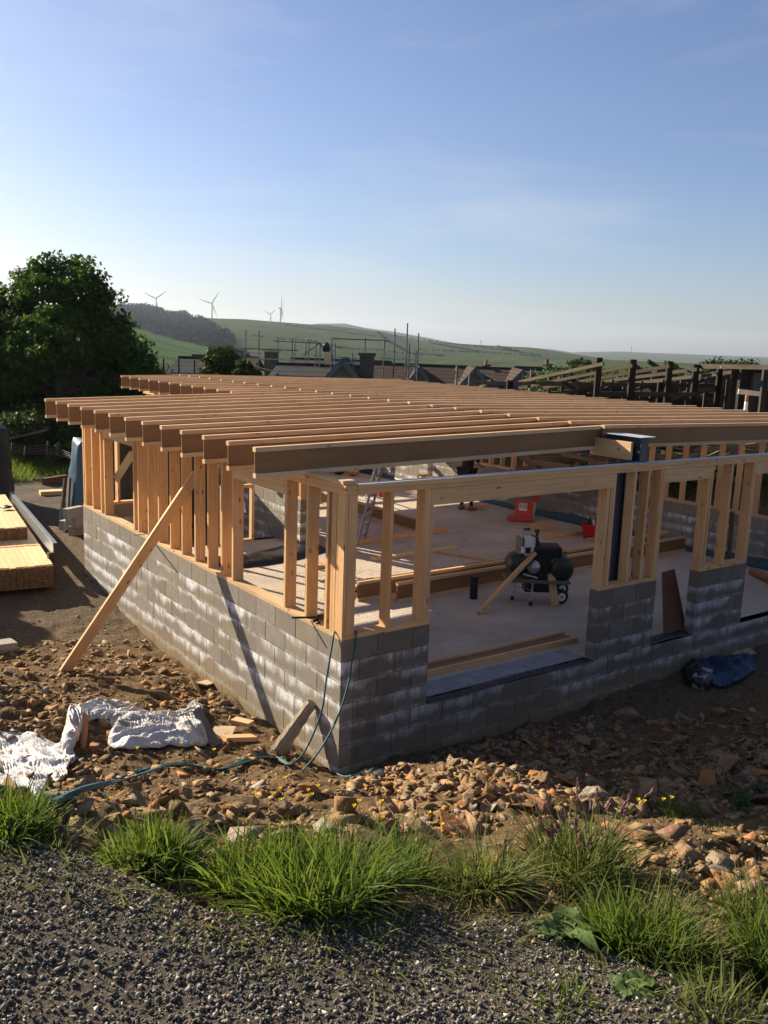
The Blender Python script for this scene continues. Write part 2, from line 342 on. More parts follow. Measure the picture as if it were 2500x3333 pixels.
M_['gravel']=gravmat()
def groundmat():
    m,t,b=newmat('site_ground'); N=NT(t); p=N.pos(); z=N.attr('gc').outputs['Vector']
    s=N.n('ShaderNodeSeparateXYZ',inp={0:z}); G,V,W=s.outputs     # gravel, vegetation, dry tread
    n1=N.noise(p,1.7,6,.65); n2=N.noise(p,14,6,.7); n3=N.noise(p,70,5,.75)
    dirt=N.ramp(n2,[(.25,(.075,.045,.021)),(.45,(.17,.11,.053)),(.6,(.27,.18,.09)),(.8,(.38,.265,.14))])
    dirt=N.mix(N.rng(n1,.35,.7,0,.55),dirt,(.22,.14,.075)); dirt=N.mix(N.rng(n3,.55,.8,0,.6),dirt,(.34,.27,.18))
    tread=N.mix(N.rng(n2,.3,.7),(.115,.083,.052),(.235,.178,.118)); dirt=N.mix(W,dirt,tread)
    grav=N.ramp(n3,[(.3,(.07,.06,.048)),(.5,(.14,.12,.095)),(.7,(.24,.20,.155))]); grav=N.mix(N.rng(N.noise(p,2.3,4,.6),.48,.68,0,.8),grav,(.23,.185,.135))
    veg=N.mix(N.rng(n2,.3,.7),(.035,.065,.014),(.085,.13,.03))
    c=N.mix(G,dirt,grav); c=N.mix(V,c,veg)
    N.link(c,b.inputs['Base Color']); b.inputs['Roughness'].default_value=1; b.inputs['Specular IOR Level'].default_value=.1
    N.link(N.bump(N.math('ADD',N.math('MULTIPLY',n2,2.),N.math('MULTIPLY',n3,.8)),1.,.045),b.inputs['Normal']); return m
M_['ground']=groundmat()
def slabmat():
    m,t,b=newmat('tamped_concrete'); N=NT(t); p=N.pos()
    n1=N.noise(p,.9,5,.6); n2=N.noise(p,28,5,.75); rg=N.noise(N.mapv(p,(2.5,28,1)),1,3,.6,.6)
    c=N.mix(N.rng(n1,.35,.65),(.43,.355,.275),(.60,.51,.40)); c=N.mix(N.rng(n2,.45,.75,0,.45),c,(.20,.17,.145))
    c=N.mix(N.rng(N.noise(p,2.2,4,.6),.6,.75,0,.5),c,(.27,.19,.165))
    c=N.mix(N.rng(N.vor(p,.55),.0,.38,.55,0),c,(.52,.40,.21))
    N.link(c,b.inputs['Base Color']); b.inputs['Roughness'].default_value=.95
    N.link(N.bump(N.math('ADD',N.math('MULTIPLY',rg,1.3),n2),1.,.018),b.inputs['Normal']); return m
M_['slab']=slabmat()
def hillmat(name,c0,c1,c2,sc=.006,lines=.35):
    m,t,b=newmat(name); N=NT(t); p=N.pos()
    n1=N.noise(p,sc,5,.6); n2=N.noise(N.mapv(p,(1,1,4)),sc*9,5,.65)
    c=N.mix(N.rng(n1,.35,.65),c0,c1); c=N.mix(N.rng(n2,.4,.75,0,.6),c,c2)
    vl=N.vor(N.mapv(p,(1,1,0)),sc*.55,0,'DISTANCE_TO_EDGE'); c=N.mix(N.rng(vl,.0,.022,lines,0),c,(.02,.03,.018))
    N.link(c,b.inputs['Base Color']); b.inputs['Roughness'].default_value=1; b.inputs['Specular IOR Level'].default_value=0; return m
M_['hill']=hillmat('moor_grass',(.042,.062,.024),(.07,.08,.034),(.035,.042,.02),.006,.7)
M_['field']=hillmat('pasture',(.055,.10,.028),(.075,.12,.035),(.045,.075,.024),.01,.7)
M_['farhill']=hillmat('far_moor',(.07,.085,.05),(.09,.09,.06),(.05,.055,.04),.003,.2)
def leafmat(name,c0,c1,tr=.35,sp=.12):
    m,t,b=newmat(name); N=NT(t); rd=N.attr('rnd').outputs['Fac']
    c=N.mix(rd,c0,c1); N.link(c,b.inputs['Base Color']); b.inputs['Roughness'].default_value=.6; b.inputs['Specular IOR Level'].default_value=sp
    tb=N.n('ShaderNodeBsdfTranslucent'); N.link(N.mix(.5,c,(c1[0]*1.3,c1[1]*1.5,c1[2]*.6)),tb.inputs[0])
    mx=N.n('ShaderNodeMixShader',inp={0:tr,1:b.outputs[0],2:tb.outputs[0]}); N.link(mx.outputs[0],t.nodes['Material Output'].inputs[0]); return m
M_['leaf']=leafmat('sycamore_leaves',(.014,.032,.006),(.065,.115,.02),.38)
M_['wood_far']=leafmat('far_wood_leaves',(.006,.012,.008),(.016,.026,.015),.02,0)
M_['leaf2']=leafmat('hedge_leaves',(.02,.038,.010),(.06,.085,.022),.25)
M_['grass']=leafmat('grass_blades',(.032,.066,.010),(.155,.195,.042),.42)
M_['grassdry']=leafmat('olive_grass_blades',(.07,.09,.025),(.17,.18,.06),.35)
M_['seed']=leafmat('grass_seed_heads',(.16,.08,.09),(.32,.16,.17),.25)
M_['petal']=leafmat('buttercup_petals',(.75,.55,.01),(.85,.66,.02),.25)
M_['dock']=leafmat('dock_leaves',(.05,.085,.025),(.095,.14,.045),.2)
M_['thistle']=leafmat('thistle_leaves',(.05,.13,.06),(.10,.19,.09),.25)
M_['bark']=plain('bark',(.05,.038,.028),.95,0,.8,14,.35)
def tilemat(name,c0,c1,s=3.3):
    m,t,b=newmat(name); N=NT(t); p=N.pos(); z=N.n('ShaderNodeSeparateXYZ',inp={0:p}).outputs[2]
    rw=N.rng(N.math('FRACT',N.math('MULTIPLY',z,5.5)),0,.28); n=N.noise(p,s,5,.7); c=N.mix(N.rng(n,.3,.7),c0,c1); c=N.mix(rw,[x*.25 for x in c0],c)
    N.link(c,b.inputs['Base Color']); b.inputs['Roughness'].default_value=.95; b.inputs['Specular IOR Level'].default_value=.08; return m
M_['tile']=tilemat('brown_roof_tiles',(.045,.032,.025),(.085,.062,.048)); M_['slate']=tilemat('slate_roof',(.025,.026,.028),(.05,.05,.052))
M_['render']=plain('pale_render',(.15,.14,.125),.9,0,.1,20,.1); M_['greypaint']=plain('blue_grey_board',(.085,.10,.115),.6); M_['cream']=plain('weathered_cream_paint',(.62,.56,.45),.8,0,.2,30,.15); M_['brick']=plain('sooty_chimney_stone',(.09,.075,.06),.95,0,.5,12,.3)
M_['chimlight']=plain('sandstone_cap',(.40,.33,.25),.9,0,.3,12,.2)
M_['turb']=plain('turbine_white',(.55,.56,.58),.5)
print('materials done')
# ================================================================== SETTING
# ---- ground: one polar sheet round the viewpoint
def build_ground():
    f0=math.pi/2-YAW
    a1=np.linspace(-.62,.62,520); a2=np.concatenate([np.linspace(.66,2*math.pi-.66,90)])
    az=np.concatenate([f0+a1,f0+a2])
    # rows: uniform-ish in picture space near, log beyond
    rr=np.concatenate([np.linspace(.3,1.4,6),np.geomspace(1.45,14,520),np.geomspace(14.2,60,160),np.geomspace(62,700,50),np.geomspace(750,5200,16)])
    A,R=np.meshgrid(az,rr); x=CAM[0]+R*np.cos(A); y=CAM[1]+R*np.sin(A); z=H(x,y)
    z=np.where(R>650,-21,z)
    n=len(az); m=len(rr); V=np.stack([x,y,z],-1).reshape(-1,3)
    i=np.arange(m-1)[:,None]; j=np.arange(n)[None,:]; j2=(j+1)%n
    F=np.stack([(i*n+j)+0*j2,(i*n+j2),((i+1)*n+j2),((i+1)*n+j)+0*j2],-1).reshape(-1,4)
    g=gravel_side(x,y); G=sstep(-.10,.12,g+fbm(x*5,y*5,3,2)*.35)
    xx,yy=x,y; r=R
    veg=sstep(16.6,18.5,yy+fbm(xx,yy,3,8)*3)*(xx<8)
    veg=np.maximum(veg,sstep(11.6,12.6,xx+fbm(xx,yy,3,4)*1.5)*(yy>-3)); veg=np.maximum(veg,sstep(30,45,r)); veg=np.maximum(veg,sstep(15.8,17,yy)*(xx>=3))
    tread=sstep(4.0,6.5,yy+fbm(xx*.8,yy*.8,3,6)*2)*(1-veg)
    inner=sstep(13.2,14.0,yy)*(1-veg)*(xx<3.6); G=np.maximum(G,inner)
    front=(sstep(-1.3,-.5,y)*(y<.3)*(x>0)); tread=np.maximum(tread,front)
    mb=MB(); mb.add(V,F,np.stack([G,veg,tread],-1).reshape(-1,3),0.5)
    o=mb.build('ground',M_['ground'],None,True); tag(o,kind='structure')
build_ground()
# ---- hills: real ridges standing at their distance
def horizon_y(px): return 1117.3+(px-1250)*.03576
def az_of(px,py=1117):
    d=ray(px,py); return math.atan2(d[1],d[0]), math.hypot(d[0],d[1])
def hill(name,sky,R0,R1,z0,mat,label=None,rows=26,back=500,amp=3.,px0=None,px1=None,curve=1.0,base=None):
    px=np.linspace(sky[0][0] if px0 is None else px0,sky[-1][0] if px1 is None else px1,240)
    sp=np.array(sky,float); sy=np.interp(px,sp[:,0],sp[:,1])
    V=[];G=[]
    t=np.linspace(0,1,rows)
    top=[]
    for a,b in zip(px,sy):
        d=ray(a,b); hd=math.hypot(d[0],d[1]); u=np.array([d[0]/hd,d[1]/hd]); top.append((u,d[2]/hd))
    for k in range(rows+4):
        for q,(u,s) in enumerate(top):
            zs=CAM[2]+R1*s
            if k<rows:
                R=R0+(R1-R0)*t[k]; z=z0+(zs-z0)*(t[k]**curve)
                nz=float(fbm(np.array([u[0]*R*.01]),np.array([u[1]*R*.01]),3,3)[0])*amp*4*t[k]*(1-t[k])
                z+=nz
            else:
                kk=(k-rows+1)/4; R=R1+back*kk; z=zs-(zs-z0)*kk**1.5*.9-2*kk
            V.append((CAM[0]+u[0]*R,CAM[1]+u[1]*R,z))
    n=len(top); F=np.array([[k*n+q,k*n+q+1,(k+1)*n+q+1,(k+1)*n+q] for k in range(rows+3) for q in range(n-1)])
    mb=MB(); mb.add(V,F,None,.5); o=mb.build(name,mat,None,True); tag(o,kind='structure'); return o
skyA=[(-900,985),(-300,985),(0,990),(400,996),(472,1003),(555,1025),(689,1036),(798,1039),(870,1045),(997,1055),(1074,1059),(1242,1080),(1351,1106),(1500,1119),(1620,1126),(1729,1131),(1800,1142),(1982,1170),(2103,1192),(2300,1215),(3200,1240)]
hill('hill',skyA,330,1500,-21,M_['hill'],curve=1.15)
skyB=[(850,1085),(1000,1058),(1036,1053),(1123,1053),(1188,1067),(1297,1082),(1405,1102),(1459,1113),(1560,1132),(1650,1150)]
hill('hill',skyB,1700,3300,-30,M_['farhill'],back=900,amp=8)
skyC=[(1450,1180),(1640,1140),(1711,1130),(1790,1136),(1862,1147),(1880,1146),(2012,1144),(2163,1150),(2314,1156),(2500,1163),(2800,1172),(3400,1190)]
hill('hill',skyC,1700,3900,-30,M_['farhill'],back=900,amp=8)
skyD=[(-900,1010),(0,1035),(300,1060),(450,1077),(488,1084),(560,1103),(640,1122),(700,1136),(780,1150),(900,1172),(1000,1195)]
hill('field',skyD,180,720,-20,M_['field'],back=120,amp=1.5,curve=1.0)
skyE=[(1150,1205),(1300,1192),(1450,1172),(1700,1178),(1850,1168),(2000,1172),(2150,1178),(2300,1185),(2500,1190),(3300,1210)]
hill('field',skyE,180,800,-20,M_['hill'],back=150,amp=1.5)
# ---- slab
mb=MB(); mb.span((.1,.1,-1.3),(10.45,8.05,-.9)); mb.span((3.75,8.05,-1.3),(10.45,15.1,-.9)); tag(mb.build('concrete_slab',M_['slab']),kind='structure')
# ================================================================== BLOCK WALLS
CO=.225
def block_wall(name,label,axis,fixed,th,rows,parent=None,mat='block',shift=0):
    """rows: list of (z_top, [(a,b),...]); running bond along axis"""
    t=thing(name,(fixed+th/2,rows[0][1][0][0],-1.6) if axis=='y' else (rows[0][1][0][0],fixed+th/2,-1.6),label,'wall','block walls of the new building')
    bm=MB(); mm=MB()
    for i,(zt,iv) in enumerate(rows):
        for a,b in iv:
            ins=.007
            if axis=='y': mm.span((fixed+ins,a+ins,zt-CO),(fixed+th-ins,b-ins,zt-(.003 if i==0 else 0)),.5)
            else: mm.span((a+ins,fixed+ins,zt-CO),(b-ins,fixed+th-ins,zt-(.003 if i==0 else 0)),.5)
            off=shift+(0 if i%2==0 else .225); k0=math.floor((a-off)/.45); x=off+k0*.45
            while x<b-1e-6:
                s=max(a,x+.0); e=min(b,x+.44)
                if e-s>.03:
                    j=random.uniform(-.0018,.0018); z0=zt-CO+.010; z1=zt-(0.0 if i==0 else 0.0)
                    if axis=='y': bm.span((fixed+j,s,z0),(fixed+th+j,e,z1))
                    else: bm.span((s,fixed+j,z0),(e,fixed+th+j,z1))
                x+=.45
    bm.build('blocks',M_[mat],t); mm.build('mortar',M_['mortar'],t); rebase(t); return t
R8=lambda iv,n0,n1: [(-CO*i,iv) for i in range(n0,n1)]
block_wall('block_wall','long sunlit grey block wall running back from the near corner, streaked white','y',0.0,.15,R8([(0.0,8.1)],0,8))
PIERS=[(.152,1.115),(3.78,4.89),(5.80,6.92),(8.3,10.40)]
block_wall('block_wall','shaded front block wall with door and window openings between piers','x',0.001,.15,R8(PIERS,0,4)+R8([(.152,10.40)],4,8),mat='blockfront_shade')
block_wall('block_wall','inner face of the far right block wall with a blue strip at its foot','y',10.401,.15,R8([(0.0,15.1)],0,7),mat='blockin')
block_wall('block_wall','low shaded block wall at the far end of the long sunlit wall','x',8.0,.15,R8([(.152,1.35)],0,4)+R8([(.152,3.69)],4,7),mat='blockin')
block_wall('block_wall','inner block wall returning back at the middle of the house','y',3.70,.15,R8([(7.1,15.0)],0,7),mat='blockin')
block_wall('block_wall','rear block wall at the back of the slab','x',15.0,.15,R8([(3.86,10.39)],0,7),mat='blockin')
# ================================================================== STUD FRAMES
def xwall(name,label,y,z0,studs,x0,x1,top=1.552,plates=None,lintels=(),depth=.14,parts=True,mat='wood'):
    t=thing(name,((x0+x1)/2,y+depth/2,z0),label,'wall frame','timber stud frames on the block walls')
    for a,b in (plates if plates else [(x0,x1)]): MB().span((a,y,z0),(b,y+depth,z0+.045)).build('bottom_plate',M_[mat],t)
    MB().span((x0,y,top-.092),(x1,y+depth,top-.047)).build('top_plate',M_[mat],t)
    MB().span((x0+.002,y+.001,top-.045),(x1,y+depth-.001,top)).build('top_plate',M_['wood2'],t)
    for s in studs:
        xs,w=s[0],s[1]; h=s[2] if len(s)>2 else top-.094
        MB().span((xs-w,y+.002,z0+.046),(xs,y+depth-.002,h)).build('stud',M_[mat],t)
    for a,b,zb,zt in lintels: MB().span((a,y-.001,zb),(b,y+depth-.02,zt)).build('lintel',M_['wood2'],t)
    return rebase(t)
def ywall(name,label,x,z0,studs,y0,y1,top=1.552,lintels=(),depth=.14,mat='wood',plates=None):
    t=thing(name,(x+depth/2,(y0+y1)/2,z0),label,'wall frame','timber stud frames on the block walls')
    for a,b in (plates if plates else [(y0,y1)]): MB().span((x,a,z0),(x+depth,b,z0+.045)).build('bottom_plate',M_['wood2'],t)
    MB().span((x,y0,top-.092),(x+depth,y1,top-.047)).build('top_plate',M_[mat],t)
    MB().span((x+.001,y0+.002,top-.045),(x+depth-.001,y1,top)).build('top_plate',M_[mat],t)
    for s in studs:
        ys,w=s[0],s[1]; h=s[2] if len(s)>2 else top-.094
        MB().span((x+.002,ys,z0+.046),(x+depth-.002,ys+w,h)).build('stud',M_[mat],t)
    for a,b,zb,zt in lintels: MB().span((x-.001,a,zb),(x+depth-.03,b,zt)).build('lintel',M_['wood2'],t)
    return rebase(t)
LS=[.30,.69,1.14,2.40,2.70,3.09,3.48,3.90,4.29,4.71,5.10,5.49,5.67,6.96,7.14,7.56]
lt=ywall('stud_frame','timber stud frame along the long sunlit block wall',.004,.002,[(.155,.04),(.20,.04)]+[(s,.04) for s in LS]+[(8.02,.04),(7.93,.04)],.005,8.09,
      lintels=[(1.182,2.398,1.29,1.458),(5.715,6.955,1.29,1.458)])
# packer layer under the joists
pk=MB().span((.006,.055,1.554),(.142,8.05,1.596)).build('packer_plate',M_['wood2']); tag(pk,'pale timber packer laid along the top of the left stud frame','timber','loose packers')
FS=[(.045,.04),(.15,.10),(.59,.04),(1.02,.04),(1.06,.04),(1.10,.038,1.304),(3.84,.055,1.285),(3.895,.04,1.285),(3.94,.038),(4.32,.04),(4.58,.04),(4.835,.04),(4.885,.045,1.285),(5.86,.045,1.285),(5.915,.04),(6.36,.04),(6.87,.04),(6.915,.04,1.285),(8.36,.045,1.285),(8.41,.04),(8.9,.04),(9.4,.04),(9.9,.04),(10.36,.04)]
xwall('stud_frame','timber stud frame with lintels above the shaded front wall',.004,.003,FS,.15,10.54,plates=[(.148,1.112),(3.785,4.885),(5.805,6.915),(8.305,10.39)],
      lintels=[(1.062,3.899,1.285,1.457),(4.84,5.875,1.285,1.457),(6.875,8.37,1.285,1.457)])
MB().span((.004,.003,.001),(.146,.005,.004)).n
RS=[.9+.4*i for i in range(35)]
ywall('stud_frame','row of timber studs along the top of the far right block wall',10.405,.002,[(s,.045) for s in RS if s<14.9],.1,15.0,top=1.50)
xwall('stud_frame','timber studs over the window sill at the far end of the left wall',8.005,.003,[(.35,.04),(.62,.04),(1.3,.04),(3.66,.05)],.15,3.69,plates=[(.15,1.33)],lintels=[(1.30,3.66,1.25,1.457)])
ywall('stud_frame','sunlit stud frame over the inner returning block wall',3.705,.002,[(7.12,.04),(7.3,.04),(8.1,.04),(8.7,.04)]+[(9.3+.6*i,.04) for i in range(10)],7.1,14.98,top=1.55)
xwall('stud_frame','timber studs along the rear block wall',15.005,.003,[(4.4+.6*i,.04) for i in range(10)],3.86,10.39,top=1.50)
# front frame: strip of blue membrane on top plate
o=MB().span((.16,.02,1.5535),(10.5,.12,1.558)).build('damp_strip',M_['plate']); tag(o,'pale blue-grey membrane strip along the front top plate','strip')
# ================================================================== ROOF JOISTS
def joist(name,L,z,label,group,w=.06,fh=.045,mesh=None):
    t=thing(name,(0,0,0),label,'joist',group)
    MB().span((0,-w/2,-fh),(L,w/2,0)).build('top_flange',M_['flange'],t)
    MB().span((0,-w/2,-.305),(L,w/2,-.305+fh)).build('bottom_flange',M_['flange'],t)
    MB().span((.004,-.006,-.305+fh+.0005),(L-.004,.006,-fh-.0005)).build('web',M_['hard'],t)
    return t
def ztop(X): return 1.878+.017*X if X<4.5 else 1.9545-.0136*(X-4.5)
sl_=math.atan(.017); sr_=math.atan(.0136)
YK=[.73+.5695*k for k in range(13)]
YB=[.75+.597*k for k in range(24)]
def dup(root,label):
    c=copy_tree(root,label=label); return c
jl=joist('roof_joist',5.16,0,'','timber I-joists of the front left roof'); kids(jl)
for k in range(13):
    x0=-.60-.0095*k; yl=YK[k]; o=jl if k==0 else dup(jl,'x')
    lab='I-joist overhanging the left wall, %s from the front'%ORD[k] if k else 'frontmost I-joist overhanging the left wall, brown web fully in view'
    if k==12: lab='rearmost I-joist overhanging the long left wall, last before the dark tree'
    o['label']=lab; o.location=(x0,yl,ztop(x0)); o.rotation_euler=(0,-sl_,math.atan2(YB[k]+.04-yl,5.1))
jb=joist('roof_joist',1.62,0,'','timber I-joists of the rear left roof'); kids(jb)
for k in range(12,24):
    x0=2.98; o=jb if k==12 else dup(jb,'x')
    o['label']='short I-joist at the stepped back roof edge, %s from its near end'%ORD[k-12]
    o.location=(x0,YB[k]+.035,ztop(x0)-.01); o.rotation_euler=(0,-sl_,0)
jr=joist('roof_joist',6.98,0,'','timber I-joists of the right roof'); kids(jr)
for k in range(24):
    x0=4.44+.02*random.random(); o=jr if k==0 else dup(jr,'x')
    o['label']=('frontmost long I-joist on the right of the steel beam' if k==0 else 'long I-joist right of the steel beam, %s from the front'%ORD[k])
    o.location=(x0,YB[k]-.035,ztop(4.5)+.012+.004*random.random()); o.rotation_euler=(0,sr_,rad(random.uniform(-.15,.15)))
# timber packing and steel cleats at the lap of joists
pb=MB().span((0,-.02,-.08),(.55,.02,0)).build('packing_block',M_['wood2']); tag(pb,'','packing block','timber packing blocks on the steel beam')
pc=MB().span((0,-.06,-.006),(.16,.06,0)).build('steel_cleat',M_['plate']); tag(pc,'','cleat','pale steel cleats on the beam')
for i,k in enumerate(range(5,13)):
    a=pb if i==0 else pb.copy(); b_=pc if i==0 else pc.copy()
    if i: COL.objects.link(a); COL.objects.link(b_)
    a.location=(4.55,YB[k]-.16,ztop(4.5)-.035); b_.location=(4.40,YB[k]-.21,ztop(4.5)-.075)
    a['label']='short timber packing block at the joist lap, %s from the front'%ORD[i]; b_['label']='small pale steel cleat at the joist lap, %s from the front'%ORD[i]
# ---- steel beam and column
t=thing('steel_portal',(4.5,.6,-.9),'blue-grey steel column and beam carrying the joists at mid span','steel frame')
MB().span((4.42,.12,1.556),(4.66,14.9,1.570)).span((4.42,.10,1.856),(4.66,.64,1.868)).span((4.533,.125,1.570),(4.547,14.8,1.855)).span((4.47,.105,1.571),(4.61,.118,1.854)).build('beam',M_['steel'],t)
MB().span((4.20,.20,-.9),(4.212,.36,1.553)).span((4.388,.20,-.9),(4.40,.36,1.553)).span((4.212,.272,-.9),(4.388,.288,1.553)).build('column',M_['steel'],t)
MB().span((4.30,.08,1.538),(4.70,.30,1.554)).build('cap_plate',M_['steel'],t)
rebase(t)
o=MB().span((4.40,.05,1.8695),(4.68,.66,1.875)).build('cover_plate',M_['plate']); tag(o,'white-topped steel plate on the beam end above the front wall','steel plate')
o=MB().span((4.395,.20,1.574),(4.435,.86,1.80)).build('packing_board',M_['wood2']); tag(o,'pale packing board filling the left side of the steel beam end, half sunlit','board')
o=MB().span((4.63,.22,1.574),(4.665,.58,1.79)).build('packing_board',M_['wood']); tag(o,'brown packing board on the right side of the steel beam end','board')
# ================================================================== BRACE PROP
T=onX(641,1542,.10); G=onZ(205,2190,-1.30)
d=(T-G)/np.linalg.norm(T-G); mb=MB(); mb.beam(G+d*.02-np.array([0,0,.02]),T,.045,.135,up=(-1,0,.6)); o=mb.build('prop',M_['wood']); tag(o,'long timber raking prop leaning from the earth to the left stud frame','prop')
mb=MB(); mb.beam(onX(378,1560,.2),onX(430,1478,.3),.045,.12,up=(0,0,1)); tag(mb.build('brace',M_['stackwood']),'short yellowish diagonal brace across the far left window opening','brace')
# ================================================================== GRAVEL, STONES, RUBBLE
def hull(n,seed,sx=1,sy=1,sz=1,jit=.25):
    r=random.Random(seed); bm=bmesh.new()
    for i in range(n):
        v=Vector((r.gauss(0,1),r.gauss(0,1),r.gauss(0,1))).normalized()*(1-jit*r.random()); bm.verts.new((v.x*sx,v.y*sy,v.z*sz))
    g=bmesh.ops.convex_hull(bm,input=bm.verts)
    bmesh.ops.delete(bm,geom=[e for e in g['geom_interior'] if isinstance(e,bmesh.types.BMVert)],context='VERTS')
    bmesh.ops.triangulate(bm,faces=bm.faces); bm.verts.index_update()
    V=np.array([v.co[:] for v in bm.verts]); F=np.array([[v.index for v in f.verts] for f in bm.faces]); bm.free(); return V,F
def roundface(base,k=12):   # scatter helper: transform a base hull many times
    return base
def scatter(bases,P,S,rnd,tilt=.5,flat=1.0):
    """instances baked into one mesh. P (n,3), S (n,) half sizes"""
    mb=MB(); n=len(P); which=RNG.integers(0,len(bases),n)
    for b,(V,F) in enumerate(bases):
        m=np.where(which==b)[0]
        if not len(m): continue
        k=len(m); a=RNG.uniform(0,2*math.pi,k); t1=RNG.normal(0,tilt,k); t2=RNG.normal(0,tilt,k)
        ca,sa=np.cos(a),np.sin(a); Rz=np.zeros((k,3,3)); Rz[:,0,0]=ca;Rz[:,0,1]=-sa;Rz[:,1,0]=sa;Rz[:,1,1]=ca;Rz[:,2,2]=1
        c,s=np.cos(t1),np.sin(t1); Rx=np.zeros((k,3,3)); Rx[:,0,0]=1;Rx[:,1,1]=c;Rx[:,1,2]=-s;Rx[:,2,1]=s;Rx[:,2,2]=c
        c,s=np.cos(t2),np.sin(t2); Ry=np.zeros((k,3,3)); Ry[:,1,1]=1;Ry[:,0,0]=c;Ry[:,0,2]=s;Ry[:,2,0]=-s;Ry[:,2,2]=c
        R=Rx@Ry@Rz
        W=np.einsum('nij,vj->nvi',R,V)*S[m][:,None,None]+P[m][:,None,:]
        nv=len(V); FF=(F[None]+ (np.arange(k)*nv)[:,None,None]).reshape(-1,3)
        mb.add(W.reshape(-1,3),FF,None,np.repeat(rnd[m],nv))
    return mb
def picrand(n,x0,x1,y0,y1,pw=1.0):
    """ground points spread evenly over the part of the site seen between these photo rows"""
    out=[]
    px=RNG.uniform(x0,x1,n); py=y0+(y1-y0)*RNG.random(n)**pw
    D=CR[None]*((px-1250)/FPX)[:,None]-CU[None]*((py-1666.5)/FPX)[:,None]+CF[None]
    t=np.full(n,1.3); done=np.zeros(n,bool)
    for it in range(260):
        P=CAM+D*t[:,None]; h=H(P[:,0],P[:,1]); dz=P[:,2]-h; act=(~done)
        done|=dz<.01; t=np.where(act&(dz>=.01),t+np.clip(dz*.55,.01,1.2),t)
        if it>40 and done.mean()>.985: break
    P=CAM+D*t[:,None]; P[:,2]=H(P[:,0],P[:,1]); return P[done],t[done]
gb=[hull(7,100+i,1,.8,.6,.5) for i in range(14)]
# fine gravel of the track: equal density on the ground
A=RNG.uniform(-.60,.60,190000)+math.pi/2-YAW; R=np.sqrt(RNG.uniform(1.15**2,5.2**2,190000)); 
P=np.stack([CAM[0]+R*np.cos(A),CAM[1]+R*np.sin(A),0*R],1); g=gravel_side(P[:,0],P[:,1])
keep=(g>-.10+.18*(vnoise(P[:,0]*7,P[:,1]*7,1)))&(vnoise(P[:,0]*2.2,P[:,1]*2.2,4)*1.1-.16+vnoise(P[:,0]*6,P[:,1]*6,5)*.5>RNG.uniform(.10,.70,len(P)))
P=P[keep]; S=RNG.lognormal(math.log(.0055),.42,len(P)); S=np.clip(S,.0025,.016); P[:,2]=H(P[:,0],P[:,1])+S*.25
rn=np.clip(RNG.beta(1.6,2.0,len(P)),0,.97); wv=RNG.random(len(P)); rn=np.where(wv>.985,1.0,rn)
scatter(gb,P,S,rn,.5).build('gravel',M_['gravel']); tag(bpy.data.objects['gravel'],kind='stuff')
# coarser loose gravel stones
P,_=picrand(5200,-100,2600,2700,3333); g=gravel_side(P[:,0],P[:,1]); P=P[g>-.12]; P=P[:2600]
S=.006+.012*RNG.random(len(P))**2.2; P[:,2]+=S*.3
scatter(gb,P,S,np.clip(RNG.random(len(P))*1.05,0,1),.4).build('gravel',M_['gravel']); tag(bpy.data.objects['gravel.001'],kind='stuff')
rb=[hull(9,200+i,1,.72,.24,.4) for i in range(10)]+[hull(8,300+i,1,.8,.55,.5) for i in range(5)]
def inbuild(P,m=.0): return (P[:,0]>-m-.02)&(P[:,0]<10.6)&(P[:,1]>-m-.02)&(P[:,1]<15.2)
# rubble that nobody could count
P1,_=picrand(24000,-60,2560,2330,2960); P2,_=picrand(6500,-60,760,2080,2420); P3,_=picrand(13000,1150,2560,2330,2640)
P=np.concatenate([P1,P2,P3]); g=gravel_side(P[:,0],P[:,1]); k=(~inbuild(P,.06))&(g<-.05)&(vnoise(P[:,0]*2.1,P[:,1]*2.1,21)+.5*vnoise(P[:,0]*6,P[:,1]*6,22)>RNG.uniform(.35,.95,len(P))); P=P[k]
dist=np.linalg.norm(P-CAM,axis=1); S=RNG.lognormal(math.log(.0125),.92,len(P))*np.clip(dist/5.,.6,1.4); S=np.clip(S,.003,.12); P[:,2]+=S*.02
scatter(rb,P,S,RNG.random(len(P)),.42).build('rubble',M_['rock']); tag(bpy.data.objects['rubble'],kind='stuff')
# yard chips left
P,_=picrand(1500,0,640,1760,2200); P=P[~inbuild(P,.1)]; S=RNG.lognormal(math.log(.022),.45,len(P)); S=np.clip(S,.008,.07)
scatter(rb,P,S,RNG.random(len(P))*.3,.15).build('stone_chips',M_['rock']); tag(bpy.data.objects['stone_chips'],kind='stuff')
# individual broken stones (the largest), each its own object on shared meshes
def rockmesh(i,ci):
    V,F=hull(11,500+i,1,.45+.45*random.random(),.16+.34*random.random(),.42)
    bm=bmesh.new(); vs=[bm.verts.new(v) for v in V]
    for f in F: bm.faces.new([vs[j] for j in f])
    bmesh.ops.dissolve_limit(bm,angle_limit=.12,verts=bm.verts,edges=bm.edges); bmesh.ops.bevel(bm,geom=bm.edges[:],offset=.028,segments=1,affect='EDGES')
    bmesh.ops.triangulate(bm,faces=bm.faces); bmesh.ops.subdivide_edges(bm,edges=bm.edges,cuts=2,use_grid_fill=True)
    for v in bm.verts:
        c=v.co; n=float(fbm(np.array([c.x*4+i*3]),np.array([c.y*4+c.z*7]),4,i)[0]); v.co+=c.normalized()*n*.16
    me=bpy.data.meshes.new('broken_stone'); bm.to_mesh(me); bm.free()
    a=me.attributes.new('rnd','FLOAT','POINT'); a.data.foreach_set('value',np.full(len(me.vertices),RC[ci][0],np.float32))
    me.materials.append(M_['rock2']); return me
RC=[(.08,'dark brown'),(.24,'tan brown'),(.38,'pale tan'),(.52,'rusty orange'),(.64,'grey brown'),(.78,'ochre'),(.90,'light grey'),(.99,'purple brown')]
